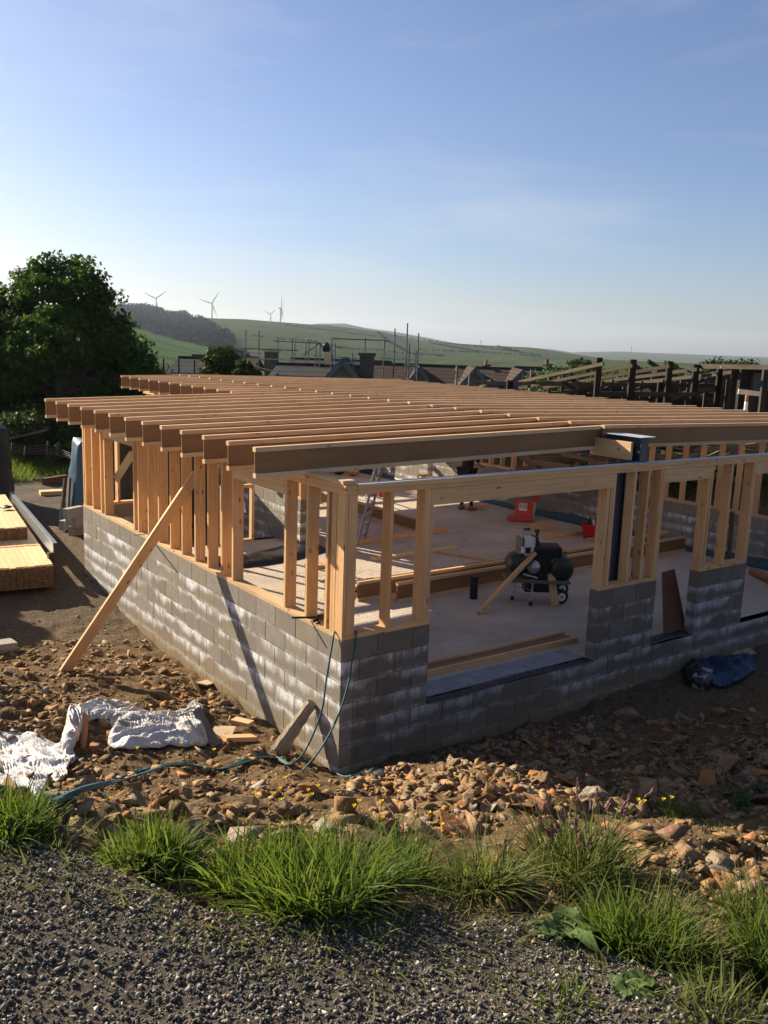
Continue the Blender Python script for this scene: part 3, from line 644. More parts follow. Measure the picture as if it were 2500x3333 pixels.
RM=[[rockmesh(i*3+j,i) for j in range(3)] for i in range(8)]
LM=[((0,-.2),'below the wall corner'),((-1.3,.3),'near the cardboard'),((-.8,1.6),'by the sunlit wall'),((-2.6,-1.0),'above the trailing rope'),((-1.6,-2.2),'behind the middle grass tuft'),((-.3,-2.8),'behind the pink seed heads'),((.9,-1.7),'on the sunlit crest'),((2.0,-1.5),'in the shaded heap'),((3.2,-1.6),'left of the blue sheet'),((4.6,-1.8),'below the blue sheet'),((2.6,-2.8),'under the thistle'),((.6,-3.6),'on the dry right bank'),((-2.2,3.4),'beside the prop foot'),((-3.0,2.2),'on the left earth bank'),((-.9,4.5),'on the trodden yard')]
def rocks(n,x0,x1,y0,y1,smin,smax,group,cond=None,tilt=.35,pw=1):
    P,_=picrand(n*3,x0,x1,y0,y1,pw); g=gravel_side(P[:,0],P[:,1]); k=(~inbuild(P,.14))&(g<-.12)
    P=P[k][:n]
    for p in P:
        q=random.random()**1.8; s=smin+(smax-smin)*q; ci=random.choice([0,1,1,2,3,4,4,5,5,6,7])
        o=bpy.data.objects.new('broken_stone',random.choice(RM[ci])); COL.objects.link(o); o.scale=(s,s*random.uniform(.8,1.2),s*random.uniform(.7,1.2))
        o.location=(p[0],p[1],p[2]+s*.05); o.rotation_euler=(random.gauss(0,tilt),random.gauss(0,tilt),random.uniform(0,6.28))
        lm=min(LM,key=lambda m:math.hypot(m[0][0]-p[0],m[0][1]-p[1]))[1]; sz='large' if s>.15 else 'fist-sized' if s<.075 else 'middling'
        sh='flat' if o.scale[2]<s*.85 else 'blocky' if o.scale[2]>s*1.08 else 'angular'
        tag(o,'%s %s %s stone %s'%(sz,sh,RC[ci][1],lm),'stone',group)
rocks(85,150,1500,2560,2740,.05,.15,'broken stones on the sunlit slope')
rocks(48,1230,1760,2480,2640,.06,.16,'broken stones on the sunlit crest')
rocks(120,1500,2520,2310,2640,.07,.24,'broken stones in the shaded heap',pw=.9)
rocks(34,0,640,2080,2330,.06,.18,'broken stones on the earth bank')
rocks(26,1900,2520,2640,2980,.04,.14,'broken stones on the dry right bank')
rocks(16,560,900,2050,2300,.05,.12,'stones at the wall foot')
_by={}
for o in bpy.data.objects:
    if o.name.startswith('broken_stone'): _by.setdefault(o['label'],[]).append(o)
for l,L in _by.items():
    if len(L)>1:
        L.sort(key=lambda o:float((np.array(o.location[:])-CAM)@CR/((np.array(o.location[:])-CAM)@CF)))
        for i,o in enumerate(L): o['label']=l+(', left of two alike','', ', right of two alike')[0 if i==0 else 2] if len(L)==2 else l+', %s from left of %d'%(ORD[i],len(L))
# ================================================================== GRASS AND PLANTS
def blades(mb,C,n,spread,h,lean=.5,wd=.004,droop=.5,rr=(0,1),segs=4,hv=.35,bias=(0,0)):
    a=RNG.uniform(0,2*math.pi,n); rd=spread*np.sqrt(RNG.random(n)); bx=C[0]+rd*np.cos(a)*1.0; by=C[1]+rd*np.sin(a)
    bz=H(bx,by)-.01
    dirx=np.cos(a)*(.15+.7*rd/spread)*lean+RNG.normal(0,.36,n)+bias[0]; diry=np.sin(a)*(.15+.7*rd/spread)*lean+RNG.normal(0,.36,n)+bias[1]
    L=h*(1+hv*RNG.normal(0,1,n)).clip(.35,1.7); w=wd*RNG.uniform(.6,1.5,n); th=RNG.uniform(0,math.pi,n); wx,wy=np.cos(th),np.sin(th)
    V=[];
    for k in range(segs+1):
        t=k/segs; x=bx+dirx*L*(t*.6+droop*t*t); y=by+diry*L*(t*.6+droop*t*t); sl=np.hypot(dirx,diry)
        z=bz+L*(t-.42*np.clip(sl,0,1.3)*t*t); ww=w*(1-t**1.6)*.95+.0004
        V.append(np.stack([np.stack([x-wx*ww,y-wy*ww,z],1),np.stack([x+wx*ww,y+wy*ww,z],1)],1))
    V=np.stack(V,1).reshape(n,-1,3)   # n,(segs+1)*2,3
    q=np.array([[2*k,2*k+1,2*k+3,2*k+2] for k in range(segs)]); nv=2*(segs+1)
    F=(q[None]+(np.arange(n)*nv)[:,None,None]).reshape(-1,4); r=RNG.uniform(rr[0],rr[1],n)
    mb.add(V.reshape(-1,3),F,None,np.repeat(r,nv)); return mb
def tuft(px,py,spread,h,n,label,mat='grass',lean=.55,wd=.0042,droop=.45,name='grass_tuft',heads=0,hh=.45):
    h*=.62; spread*=.80; wd*=.80; hh*=.62; c=hit(px,py); t=thing(name,tuple(c),label,'grass tuft','grass tufts along the track edge')
    mb=MB(); n=int(n*.62); blades(mb,c,n,spread,h,lean,wd,droop,hv=.42); blades(mb,c,n//3,spread*1.3,h*.55,lean*1.8,wd,droop); blades(mb,c,n//12,spread*.8,h*1.45,lean*.8,wd*.8,droop,hv=.2); mb.build('blades',M_[mat],t)
    if heads:
        st=MB()
        for i in range(heads):
            hd=MB()
            a=random.uniform(0,6.28); r=spread*random.random(); b=np.array([c[0]+r*math.cos(a),c[1]+r*math.sin(a),0]); b[2]=HH(b[0],b[1])
            L=hh*random.uniform(.7,1.15); dr=np.array([math.cos(a),math.sin(a)])*random.uniform(.1,.55); pts=[b+np.array([dr[0]*L*s*s,dr[1]*L*s*s,L*s*(1-.15*s)]) for s in (0,.35,.7,1)]
            st.tube(pts,[.0016,.0013,.001,.0008],4); e=pts[-1]; dd=pts[-1]-pts[-2]; dd/=np.linalg.norm(dd)
            for k in range(5): 
                q=e+dd*.008*k+np.array([random.uniform(-1,1),random.uniform(-1,1),0])*.003; hd.tube([q-dd*.004,q+dd*.006,q+dd*.014],[.001,.0042,.001],5)
            hd.build('seed_head',M_['seed'],t)
        st.build('stems',M_['grassdry'],t)
    rebase(t); return t
tuft(1050,2925,.24,.25,2000,'large dense bright green grass tuft at the middle of the track edge',wd=.005)
tuft(800,2905,.14,.21,850,'bright grass tuft spreading low just left of the large middle tuft',wd=.0048)
tuft(1290,2890,.12,.25,650,'dark green grass tuft leaning right beside the large middle tuft')
tuft(490,2800,.17,.165,800,'green grass tuft with a broad-leaved weed at its foot, left of centre',wd=.005)
tuft(30,2690,.17,.155,900,'leftmost bright grass clump beside the white sheet',wd=.0055)
tuft(1570,2870,.14,.20,620,'loose olive grass tuft with flattened pale blades at right of centre','grassdry',lean=.9)
tuft(1880,2860,.19,.24,900,'olive tuft crowned with pink seed heads','grassdry',lean=.8,heads=34,hh=.40)
tuft(2060,3080,.17,.20,900,'wide shaggy grass clump beside the dock plant',lean=.65)
tuft(2230,3130,.13,.15,420,'grass clump with pale bent stalks right of the dock plant','grassdry',lean=.8)
tuft(2470,3120,.10,.17,300,'grass tuft at the right edge near the bottom corner',lean=.6)
tuft(2440,2990,.12,.18,350,'sparse brownish tuft on the dry right bank','grassdry',lean=.9)
tuft(2230,2650,.22,.14,900,'short sunlit yellow-green tuft below the shaded rubble heap','grassdry',lean=.7,heads=5,hh=.34)
tuft(2130,2640,.10,.15,260,'small tuft with tall feathery stalks against the dark rubble','grassdry',heads=5,hh=.42)
tuft(1850,3260,.07,.07,130,'tiny low grass tuft on the gravel by the bottom edge',lean=1.1,wd=.003)
tuft(1790,3333,.05,.05,90,'tiny flat grass tuft at the very bottom edge of the gravel',lean=1.2,wd=.003)
tuft(250,2850,.05,.035,120,'thin pale grass sprig lying on the gravel at left','grassdry',lean=1.3,wd=.003)
tuft(2330,3300,.16,.10,320,'weedy grass patch in the bottom right corner','grassdry',lean=1.0)
tuft(2500,3250,.10,.18,260,'grass clump cut by the right frame edge near the bottom',lean=.8)
# verge litter of short blades
mb=MB()
for px,py in [(150,2760),(330,2800),(700,2920),(900,2990),(1150,3000),(1400,2950),(1700,2900),(1980,2980),(2150,2930),(2350,3180),(2000,3230),(2420,2700)]: blades(mb,hit(px,py),260,.34,.06,1.3,.0026,.5)
tag(mb.build('verge_grass',M_['grassdry']),kind='stuff')
def leaf(mb,base,dirv,L,W,curl=.3,n=6,up=(0,0,1),wavy=.0):
    d=np.array(dirv,float); d/=np.linalg.norm(d); s=np.cross(d,np.array(up,float)); s/=np.linalg.norm(s)+1e-9; u=np.cross(s,d)
    V=[];F=[]
    for k in range(n+1):
        t=k/n; w=W*math.sin(math.pi*min(1,t*.93+.05))**.8; c=np.array(base)+d*L*t-u*curl*L*t*t*-1*0+np.array([0,0,-curl*L*t*t])
        for j in (-1,-.5,0,.5,1): V.append(c+s*w*j+u*(abs(j)*w*.35)+np.array([0,0,wavy*math.sin(t*17+j*3)]))
    for k in range(n):
        for j in range(4): a=k*5+j; F.append((a,a+1,a+6,a+5))
    mb.add(V,F); return mb
def rosette(px,py,n,L,W,label,mat,name,el=(.3,.9),curl=.5,wavy=.006,cat='weed'):
    c=hit(px,py); t=thing(name,tuple(c),label,cat)
    for i in range(n):
        a=2*math.pi*i/n+random.uniform(-.3,.3); e=random.uniform(*el); mb=MB(); leaf(mb,c+np.array([0,0,.01]),(math.cos(a)*math.cos(e),math.sin(a)*math.cos(e),math.sin(e)),L*random.uniform(.6,1.1),W*random.uniform(.7,1.1),curl,8,wavy=wavy); mb.build('leaf',M_[mat],t,True)
    return rebase(t)
rosette(1830,3060,9,.19,.042,'broad wavy grey-green dock plant at the gravel edge','dock','dock_plant')
rosette(2060,3220,6,.12,.032,'dark dock plant with drooping leaves near the bottom right','dock','dock_plant',el=(.1,.5))
rosette(470,2815,11,.075,.022,'small yellow-green lobed weed at the foot of the left tuft','grass','leafy_weed',el=(.2,1.0),wavy=.002)
def thistle(px,py,label,h=.26,n=7):
    c=hit(px,py); t=thing('thistle',tuple(c),label,'thistle')
    st=MB(); lf=MB()
    for i in range(n):
        a=random.uniform(0,6.28); top=c+np.array([math.cos(a)*.13*random.random(),math.sin(a)*.13*random.random(),h*random.uniform(.5,1)]); st.tube([c,(c+top)/2+np.array([0,0,.01]),top],[.004,.003,.002],5)
        for k in range(15):
            b=c+(top-c)*(.2+.8*k/15); aa=random.uniform(0,6.28); leaf(lf,b,(math.cos(aa),math.sin(aa),random.uniform(.1,.9)),random.uniform(.03,.085),random.uniform(.004,.010),.3,3,wavy=.003)
    st.build('stem',M_['thistle'],t); lf.build('leaves',M_['thistle'],t); return rebase(t)
thistle(2400,2640,'bushy bright green thistle at the right edge above the dry bank')
thistle(2480,2610,'smaller thistle cut by the right frame edge',.2,4)
def buttercup(px,py,D,label,r=.011):
    p=at(px,py,D); b=np.array([p[0]+random.uniform(-.03,.03),p[1]+random.uniform(-.03,.03),0]); b[2]=HH(b[0],b[1]); b[2]=min(b[2],p[2]-.05)
    t=thing('buttercup',tuple(b),label,'flower','yellow buttercups'); MB().tube([b,(b+p)/2+np.array([.01,0,.01]),p],[.0013,.001,.0008],4).build('stem',M_['grass'],t)
    mb=MB()
    for k in range(5):
        a=k*1.2566+random.random()*.3; e=random.uniform(.3,.8); leaf(mb,p,(math.cos(a)*math.cos(e),math.sin(a)*math.cos(e),math.sin(e)),r,r*.55,-.2,3)
    mb.tube([p-np.array([0,0,.002]),p+np.array([0,0,.004])],[.004,.003],6); mb.build('petals',M_['petal'],t); rebase(t)
for px,py,D,l in [(612,2386,4.2,'buttercup showing against the white sheet, upper one'),(590,2421,4.2,'buttercup just below another before the white sheet edge'),(447,2437,4.1,'buttercup left of the white sheet pair, above the ropes'),(696,2441,4.2,'buttercup left of the leaning stone slab'),
  (361,2600,3.6,'pale buttercup bud in the left tuft'),(382,2627,3.6,'orange-centred buttercup in the left tuft'),(264,2662,3.6,'small low buttercup at the left verge'),
  (925,2533,4.0,'topmost buttercup of the cluster over the middle tuft'),(911,2567,3.9,'buttercup second from top of the middle cluster'),(834,2588,3.9,'leftmost buttercup of the middle cluster'),(890,2586,3.9,'buttercup in the centre of the middle cluster'),(913,2605,3.9,'lowest buttercup of the middle cluster'),(1003,2573,3.9,'buttercup at the right of the middle cluster'),(1034,2559,3.9,'rightmost high buttercup of the middle cluster'),(1015,2587,3.9,'greenish buttercup under the right of the middle cluster'),
  (1153,2625,3.4,'larger buttercup before the wall corner rubble'),(1167,2608,3.4,'small buttercup close above the larger one'),(1242,2609,3.5,'buttercup left of the tallest blades'),(1245,2663,3.4,'buttercup low among the middle tuft blades'),(1397,2647,3.5,'single buttercup right of the middle tuft'),(1438,2685,3.4,'buttercup beside the pale seed stalk'),
  (2077,2604,3.9,'left one of the buttercup pair below the dark rubble'),(2097,2609,3.9,'right one of the buttercup pair below the dark rubble'),(2160,2603,3.9,'buttercup by the short sunlit tuft'),(2186,2597,3.9,'rightmost buttercup by the short sunlit tuft'),(2008,2677,3.7,'low buttercup right of the pink seed heads')]:
    buttercup(px,py,D,l)
# ================================================================== TREES, BUSHES
def leafcloud(centres,radii,per,size,flat=.75,rr=(0,1)):
    """leaf-sized quads scattered on clumps"""
    C=np.repeat(np.array(centres),per,0); Rr=np.repeat(np.array(radii),per); n=len(C)
    d=RNG.normal(0,1,(n,3)); d/=np.linalg.norm(d,axis=1)[:,None]; rad_=Rr*RNG.random(n)**.45
    P=C+d*rad_[:,None]*np.array([1,1,flat])
    nrm=d*.6+RNG.normal(0,.6,(n,3))+np.array([0,0,.5]); nrm/=np.linalg.norm(nrm,axis=1)[:,None]
    a=np.cross(nrm,RNG.normal(0,1,(n,3))); a/=np.linalg.norm(a,axis=1)[:,None]; b=np.cross(nrm,a)
    s=(size*RNG.uniform(.6,1.3,n))[:,None]
    V=np.stack([P-a*s,P-b*s*.6,P+a*s,P+b*s*.6],1).reshape(-1,3); F=np.arange(n*4).reshape(-1,4)
    mb=MB(); mb.add(V,F,None,np.repeat(RNG.uniform(rr[0],rr[1],n),4)); return mb
def tree(name,base,h,R,label,nl=420,per=70,ls=.10,mat='leaf',lobes=None,trunk=.17,group=None,cb=.25,cat='tree'):
    t=thing(name,tuple(base),label,cat,group); base=np.array(base,float); tb=MB()
    top=base+np.array([.0,0,h*.55]); tb.tube([base-np.array([0,0,.3]),base+np.array([.05,0,h*.2]),base+np.array([-.03,.05,h*.38]),top],[trunk*1.2,trunk,trunk*.8,trunk*.5],9)
    if lobes is None:
        lobes=[(base+np.array([0,0,h*.62]),R*.75)]
        for i in range(9):
            a=i*2.4; e=random.uniform(-.1,1.1); lobes.append((base+np.array([math.cos(a)*math.cos(e)*R*.62,math.sin(a)*math.cos(e)*R*.62,h*(.55)+math.sin(e)*h*.28]),R*random.uniform(.32,.48)))
    for c,r in lobes:
        s=base+np.array([0,0,h*random.uniform(.2,.45)]); m=(s+c)/2+np.array([random.gauss(0,.15),random.gauss(0,.15),.1]); tb.tube([s,m,np.array(c)],[trunk*.5,trunk*.3,trunk*.1],6)
    tb.build('trunk',M_['bark'],t)
    C=[];Q=[]; vol=np.array([l[1]**2 for l in lobes]); vol=vol/vol.sum()
    for i in range(nl):
        c,r=lobes[int(RNG.choice(len(lobes),p=vol))]; d=RNG.normal(0,1,3); d/=np.linalg.norm(d); k=random.random()**.35
        C.append(np.array(c)+d*r*k*np.array([1,1,.85])); Q.append(R*random.uniform(.055,.115)+.06)
    leafcloud(C,Q,per,ls).build('crown',M_[mat],t); return rebase(t)
# big sycamore
D0=31.; B=at(205,1520,29.5); B[2]=-1.15
lob=[]
for px,py,r,dd in [(150,960,105,0),(70,965,80,.5),(250,930,80,-.5),(330,1010,75,0),(20,1090,110,0),(170,1110,130,-1),(170,1110,130,1.4),(330,1130,110,0),(420,1150,75,.3),(460,1210,55,-.3),(400,1060,42,0),(110,1230,120,0),(260,1240,120,.8),(390,1250,70,0),(-60,1050,110,0),(-80,1220,130,0),(150,870,55,0),(240,870,50,.3),(90,880,40,0),(340,950,48,0),(70,1320,90,.5),(230,1320,70,0),(310,1310,70,-.5),(-40,1350,90,0),(475,1165,35,.2),(490,1240,40,0),(505,1215,30,0),(470,1290,48,0),(420,1330,55,.3),(380,1180,80,.6),(300,890,40,-.3)]:
    lob.append((at(px,py,29.5+dd*1.3),r*29.5/FPX*.98))
tree('sycamore_tree',B,7.0,3.2,'large dark sycamore tree standing beyond the left end of the building',nl=1050,per=62,ls=.078,lobes=lob,trunk=.19)
tree('sycamore_tree',(-5.0,13.6,-1.0),4.6,1.15,'smaller unseen tree added left of the timber packs, outside the frame, to shade the yard',nl=260,per=50,ls=.09)  # unseen tree, added and sized to throw shade across the yard
def bush(px,py,D,R,h,label,mat='leaf2',nl=60,per=50,ls=.07,group=None,name='bush'):
    c=at(px,py,D); b=np.array([c[0],c[1],c[2]-h*.5]); t=thing(name,tuple(b),label,'bush',group); C=[];Q=[]
    for i in range(nl): d=RNG.normal(0,1,3); d/=np.linalg.norm(d); C.append(c+d*np.array([R,R,h*.5])*random.random()**.4); Q.append(R*.22+.05)
    leafcloud(C,Q,per,ls).build('foliage',M_[mat],t); MB().tube([b-np.array([0,0,.5]),c],[.05,.03],6).build('stem',M_['bark'],t); return rebase(t)
bush(720,1190,33,.75,1.3,'olive green bush left of the first scaffolded chimney',nl=80)
bush(800,1215,32,.5,.9,'small bush at the foot of the first scaffold',nl=40)
bush(1890,1197,60,1.2,.8,'bright green bush on the roofs behind the timber posts',nl=40,ls=.12)
bush(2195,1205,36,.35,1.0,'dark pointed bush rising behind the timber posts',mat='leaf',nl=30)
bush(2385,1205,32,1.1,.7,'hedge top rising over the broken shed at right',nl=70)
bush(2330,1258,30,1.5,.9,'olive hedge between timber posts at far right',nl=90)
bush(2100,1250,34,1.8,1.0,'dark hedge mass low behind the timber posts',mat='leaf',nl=80)
bush(1870,1255,34,1.8,1.0,'dark hedge behind the left timber posts',mat='leaf',nl=80)
bush(90,1400,27,1.3,1.4,'leafy lower hedge left of the sycamore trunk',nl=90)
bush(300,1395,27,1.1,1.3,'leafy bush right of the sycamore trunk',nl=70)
bush(30,1290,30,1.6,1.8,'dense dark shrub under the sycamore at the frame edge',mat='leaf',nl=90)
bush(250,1470,26,.7,.9,'bright sunlit shrub beside the hanging blue tarp',nl=60)
bush(1850,1232,28,.6,.45,'yellow-green scrub beyond the roof edge by the white gable',nl=30)
# rough grass beyond the yard and on the right bank
mb=MB()
for i in range(170):
    x=random.uniform(-2,4.5); y=random.uniform(17.2,25); blades(mb,(x,y),120,.45,.30,.5,.012,.4,segs=2)
tag(mb.build('meadow_grass',M_['grass']),kind='stuff')
mb=MB()
for i in range(230):
    x=random.uniform(11.6,20); y=random.uniform(-2,15); blades(mb,(x,y),70,.5,.30,.6,.012,.4,segs=2,rr=(0,.6))
tag(mb.build('bank_grass',M_['grass']),kind='stuff')
def smooth0(W,step=4.0):
    out=[]
    for p,q in zip(W[:-1],W[1:]):
        n=max(2,int(np.linalg.norm(q-p)/step))
        for k in range(n): out.append(p+(q-p)*k/n)
    return out
# woodland on the hill and ridge copse
def woodland(poly,n,D0,D1,s,label,name='distant_wood'):
    poly=np.array(poly,float); x0,y0=poly.min(0); x1,y1=poly.max(0); C=[];Q=[]
    def inside(x,y):
        c=False; j=len(poly)-1
        for i in range(len(poly)):
            if (poly[i,1]>y)!=(poly[j,1]>y) and x<(poly[j,0]-poly[i,0])*(y-poly[i,1])/(poly[j,1]-poly[i,1])+poly[i,0]: c=not c
            j=i
        return c
    while len(C)<n:
        x=random.uniform(x0,x1); y=random.uniform(y0,y1)
        if inside(x,y):
            yy=np.interp(x,[a for a,_ in skyA],[b for _,b in skyA])
            # put the tree on the hillside: depth found where the ray meets the ridge profile
            d=ray(x,y); hd=math.hypot(d[0],d[1]); ds=ray(x,yy); hs=math.hypot(ds[0],ds[1]); zs=CAM[2]+1500*ds[2]/hs
            tt=np.linspace(0,1,400); R=330+1170*tt; z=-21+(zs+21)*tt**1.15; zr=CAM[2]+R*d[2]/hd
            k=np.argmax(z>zr) if (z>zr).any() else 399
            C.append((CAM[0]+d[0]/hd*R[k],CAM[1]+d[1]/hd*R[k],z[k]+s*.45)); Q.append(s*random.uniform(.7,1.25))
    o=leafcloud(C,Q,46,s*.30,1.2,(0,.8)).build(name,M_['wood_far']); tag(o,kind='stuff')
wd=[(380,1000),(420,1003),(450,1000),(500,1003),(520,1010),(545,1025),(600,1038),(650,1040),(690,1062),(712,1082),(740,1090),(755,1108),(745,1128),(700,1133),(600,1112),(500,1085),(440,1070),(380,1062)]
woodland(wd,1300,0,0,5.0,'')
woodland([(545,1020),(560,1012),(575,1018),(600,1010),(615,1022),(618,1030),(545,1030)],26,0,0,5.5,'','ridge_copse')
C=[];Q=[]
for px in np.linspace(690,800,16):
    p=at(px,1150+(px-690)*.09+random.uniform(-4,4),330); C.append(p); Q.append(random.uniform(1.6,2.6))
tag(leafcloud(C,Q,60,.8,1.4,(0,.3)).build('conifer_row',M_['wood_far']),kind='stuff')
def onhill(x,y):
    yy=np.interp(x,[a for a,_ in skyA],[b for _,b in skyA]); d=ray(x,y); hd=math.hypot(d[0],d[1]); ds=ray(x,yy); hs=math.hypot(ds[0],ds[1]); zs=CAM[2]+1500*ds[2]/hs
    tt=np.linspace(0,1,600); R=330+1170*tt; z=-21+(zs+21)*tt**1.15; zr=CAM[2]+R*d[2]/hd; k=np.argmax(z>zr) if (z>zr).any() else 599
    return np.array([CAM[0]+d[0]/hd*R[k],CAM[1]+d[1]/hd*R[k],z[k]])
C=[];Q=[]
for L in [[(930,1060),(1060,1076),(1160,1089),(1250,1101)],[(1290,1094),(1400,1109),(1500,1123),(1640,1140),(1760,1160)],[(1100,1134),(1300,1150),(1450,1160)],[(1350,1140),(1600,1150),(1750,1162)],[(1400,1118),(1560,1146)],[(830,1095),(1000,1112),(1120,1136)],[(1620,1128),(1700,1150)],[(1230,1082),(1260,1110),(1330,1150)]]:
    W=[onhill(x,y) for x,y in L]; W=smooth0(W)
    for p in W:
        if random.random()<.88: C.append(p+np.array([0,0,.8])); Q.append(random.uniform(1.3,2.4))
tag(leafcloud(C,Q,14,.9,.8,(0,1)).build('field_hedges',M_['wood_far']),kind='stuff')
# ================================================================== WIND TURBINES
def turbine(px,hy,by,D,blr,angs,label,squash=1.0,ry=0):
    hub=at(px,hy,D); base=at(px,by+6,D); base[0],base[1]=hub[0],hub[1]; t=thing('wind_turbine',tuple(base),label,'wind turbine','white wind turbines on the ridge')
    MB().tube([base,hub],[2.0,1.3],10).build('tower',M_['turb'],t); 
    fw=-np.array([CF[0],CF[1],0]); fw/=np.linalg.norm(fw); rt=np.array([CR[0],CR[1],0]); rt/=np.linalg.norm(rt)
    ax=fw*math.cos(ry)+rt*math.sin(ry); sd=np.cross(np.array([0,0,1.]),ax); MB().tube([hub-ax*5,hub+ax*3],[1.9,1.6],8).build('nacelle',M_['turb'],t); c=hub+ax*3.5
    for a in angs:
        dv=sd*math.cos(a)+np.array([0,0,1])*math.sin(a); MB().tube([c,c+dv*blr*.25,c+dv*blr],[.9,1.5,.35],6).build('blade',M_['turb'],t)
    return rebase(t)
sc=lambda d:rad(d)
turbine(508,972,1006,2300,34,[sc(35),sc(155),sc(282)],'leftmost wind turbine above the dark wood')
turbine(690,988,1035,2200,34,[sc(57),sc(163),sc(293)],'second wind turbine from the left on the open ridge')
turbine(880,1023,1046,2900,22,[sc(42),sc(150),sc(282)],'smallest wind turbine on the ridge')
turbine(913,1003,1048,2400,32,[sc(92),sc(292),sc(268)],'wind turbine seen edge-on, rightmost on the ridge',ry=1.25)
for i,(px,y0,y1,D,l) in enumerate([(1566,1106,1122,2000,'tiny pylon on the green skyline'),(2057,1126,1146,3500,'tiny mast on the far right skyline')]):
    a=at(px,y0,D); b=at(px,y1+4,D); b[0],b[1]=a[0],a[1]; mb=MB(); w=D*.0009
    for sx in(-1,1): mb.tube([b+np.array([sx*w,0,0]),a],[D*.00018]*2,4)
    for k in (.6,.8): q=b+(a-b)*k; mb.tube([q-np.array([w*1.2,0,0]),q+np.array([w*1.2,0,0])],[D*.00014]*2,4)
    tag(mb.build('pylon',M_['steel']),l,'pylon','pylons on the skyline')
# ================================================================== HOUSES BEYOND
FW=np.array([CF[0],CF[1],0]); FW/=np.linalg.norm(FW); RT=np.array([FW[1],-FW[0],0])
def bungalow(px0,px1,yr,D,ye,label,mat='tile',gables=(),chims=(),depth=7.,wallz=-3.5,hip=0,skew=0.,wm='render'):
    """ridge between photo columns px0..px1 at row yr, ridge distance D; eaves reach row ye on the near side"""
    a=at(px0,yr,D); b=at(px1,yr+(px1-px0)*.03576*0,D+skew); b[2]=a[2]; ed=(b-a)/np.linalg.norm(b-a); nr=np.array([ed[1],-ed[0],0]); 
    if nr@FW>0: nr=-nr
    e=onv=at((px0+px1)/2,ye,D-depth*.5); rise=a[2]-e[2]
    t=thing('bungalow',((a+b)/2*np.array([1,1,0])+np.array([0,0,wallz])),label,'house','bungalows beyond the site')
    hd=depth*.5; th=.12; mb=MB()
    for sgn in (1,-1):
        q=nr*hd*sgn; P4=[a,b,b+q-np.array([0,0,rise]),a+q-np.array([0,0,rise])]; dn=np.array([0,0,-th])
        P4=[p-ed*.3 if i in(0,3) else p+ed*.3 for i,p in enumerate(P4)]
        mb.add(P4+[p+dn for p in P4],[(0,1,2,3),(7,6,5,4),(0,4,5,1),(1,5,6,2),(2,6,7,3),(3,7,4,0)])
    mb.build('roof',M_[mat],t); rt=MB().tube([a-ed*.3+np.array([0,0,.02]),b+ed*.3+np.array([0,0,.02])],.09,6).build('ridge_tiles',M_[mat],t)
    q=nr*(hd-.35); z0=np.array([0,0,wallz-a[2]]); ez=np.array([0,0,-rise+.12]); W=[]
    for o in (a,b): W+= [o+q+z0,o-q+z0,o-q+ez,o-np.array([0,0,.14]),o+q+ez]
    MB().add(W,[(0,1,2,3,4),(9,8,7,6,5),(0,4,9,5),(1,6,7,2)]).build('wall',M_[wm],t)
    for gx,gya,gyb,gw in gables:      # front gable: apex column, apex row, eaves row, half width in photo pixels
        Dg=D-depth*.5-.6; ap=at(gx,gya,Dg); hw=gw*Dg/FPX; dz=(gyb-gya)*Dg/FPX; L=ap-ed*hw-np.array([0,0,dz]); R_=ap+ed*hw-np.array([0,0,dz])
        back=-nr*depth*.6; g=MB(); inn=-nr*.05
        g.add([L+inn-np.array([0,0,2.5]),R_+inn-np.array([0,0,2.5]),R_+inn,ap+inn-np.array([0,0,.05]),L+inn],[(0,1,2,3,4)]); g.add([L+inn*3-np.array([0,0,2.5]),R_+inn*3-np.array([0,0,2.5]),R_+inn*3,ap+inn*3-np.array([0,0,.05]),L+inn*3],[(4,3,2,1,0)])
        gb_=g.build('gable',M_[wm],t); r=MB()
        for X_,s in ((L,-1),(R_,1)):
            o1=X_+ed*s*.25-np.array([0,0,.25*dz/hw]); P4=[ap+nr*.12,o1+nr*.12,o1+back,ap+back]; r.add(P4+[p-np.array([0,0,.10]) for p in P4],[(0,1,2,3),(7,6,5,4),(0,4,5,1),(1,5,6,2),(2,6,7,3),(3,7,4,0)])
        r.build('gable_roof',M_[mat],t); bb=MB()
        for X_,s in ((L,-1),(R_,1)): o1=X_+ed*s*.25-np.array([0,0,.25*dz/hw]); bb.beam(ap+nr*.14-np.array([0,0,.1]),o1+nr*.14-np.array([0,0,.1]),.05,.20,up=(0,0,1))
        bb.build('bargeboard',M_['greypaint'],t)
    for cx,cyt,cyb,cw,pots in chims:
        Dc=D; c=at(cx,cyb,Dc); top=at(cx,cyt,Dc); w=cw*Dc/FPX; h=top[2]-c[2]
        m=MB().box(c+np.array([0,0,h*.5-.25]),(w,w*.8,h+.5)).box(c+np.array([0,0,h-.04]),(w*1.2,w,.08)); ch=m.build('chimney',M_['brick'],t)
        for k in range(pots): MB().tube([c+np.array([0,0,h]),c+np.array([0,0,h+.30])],[w*.22,w*.17],8).build('chimney_pot',M_['clay'],ch)
    # keep sub-parts in place too
    mw=Matrix.Translation(t.location); inv=mw.inverted()
    for o in list(bpy.data.objects):
        if o.parent is t or (o.parent is not None and o.parent.parent is t): o.data.transform(inv)
    return t
bungalow(1215,1520,1184,52,1262,'long brown tiled roof with a grey-boarded gable, directly behind the right scaffold',gables=[(1366,1192,1262,48)])
bungalow(1500,1590,1196,50,1262,'narrow tiled house with pale front gable, left of the chimney pot house',gables=[(1548,1195,1236,34)])
bungalow(1570,1780,1198,54,1262,'tiled house with a pale gable and a clay chimney pot',gables=[(1702,1203,1250,46)],chims=[(1581,1186,1204,22,1)])
bungalow(1690,1830,1196,62,1230,'reddish roofed house far behind the pale gables, with a twin-pot chimney',mat='tile',chims=[(1780,1184,1198,26,2)])
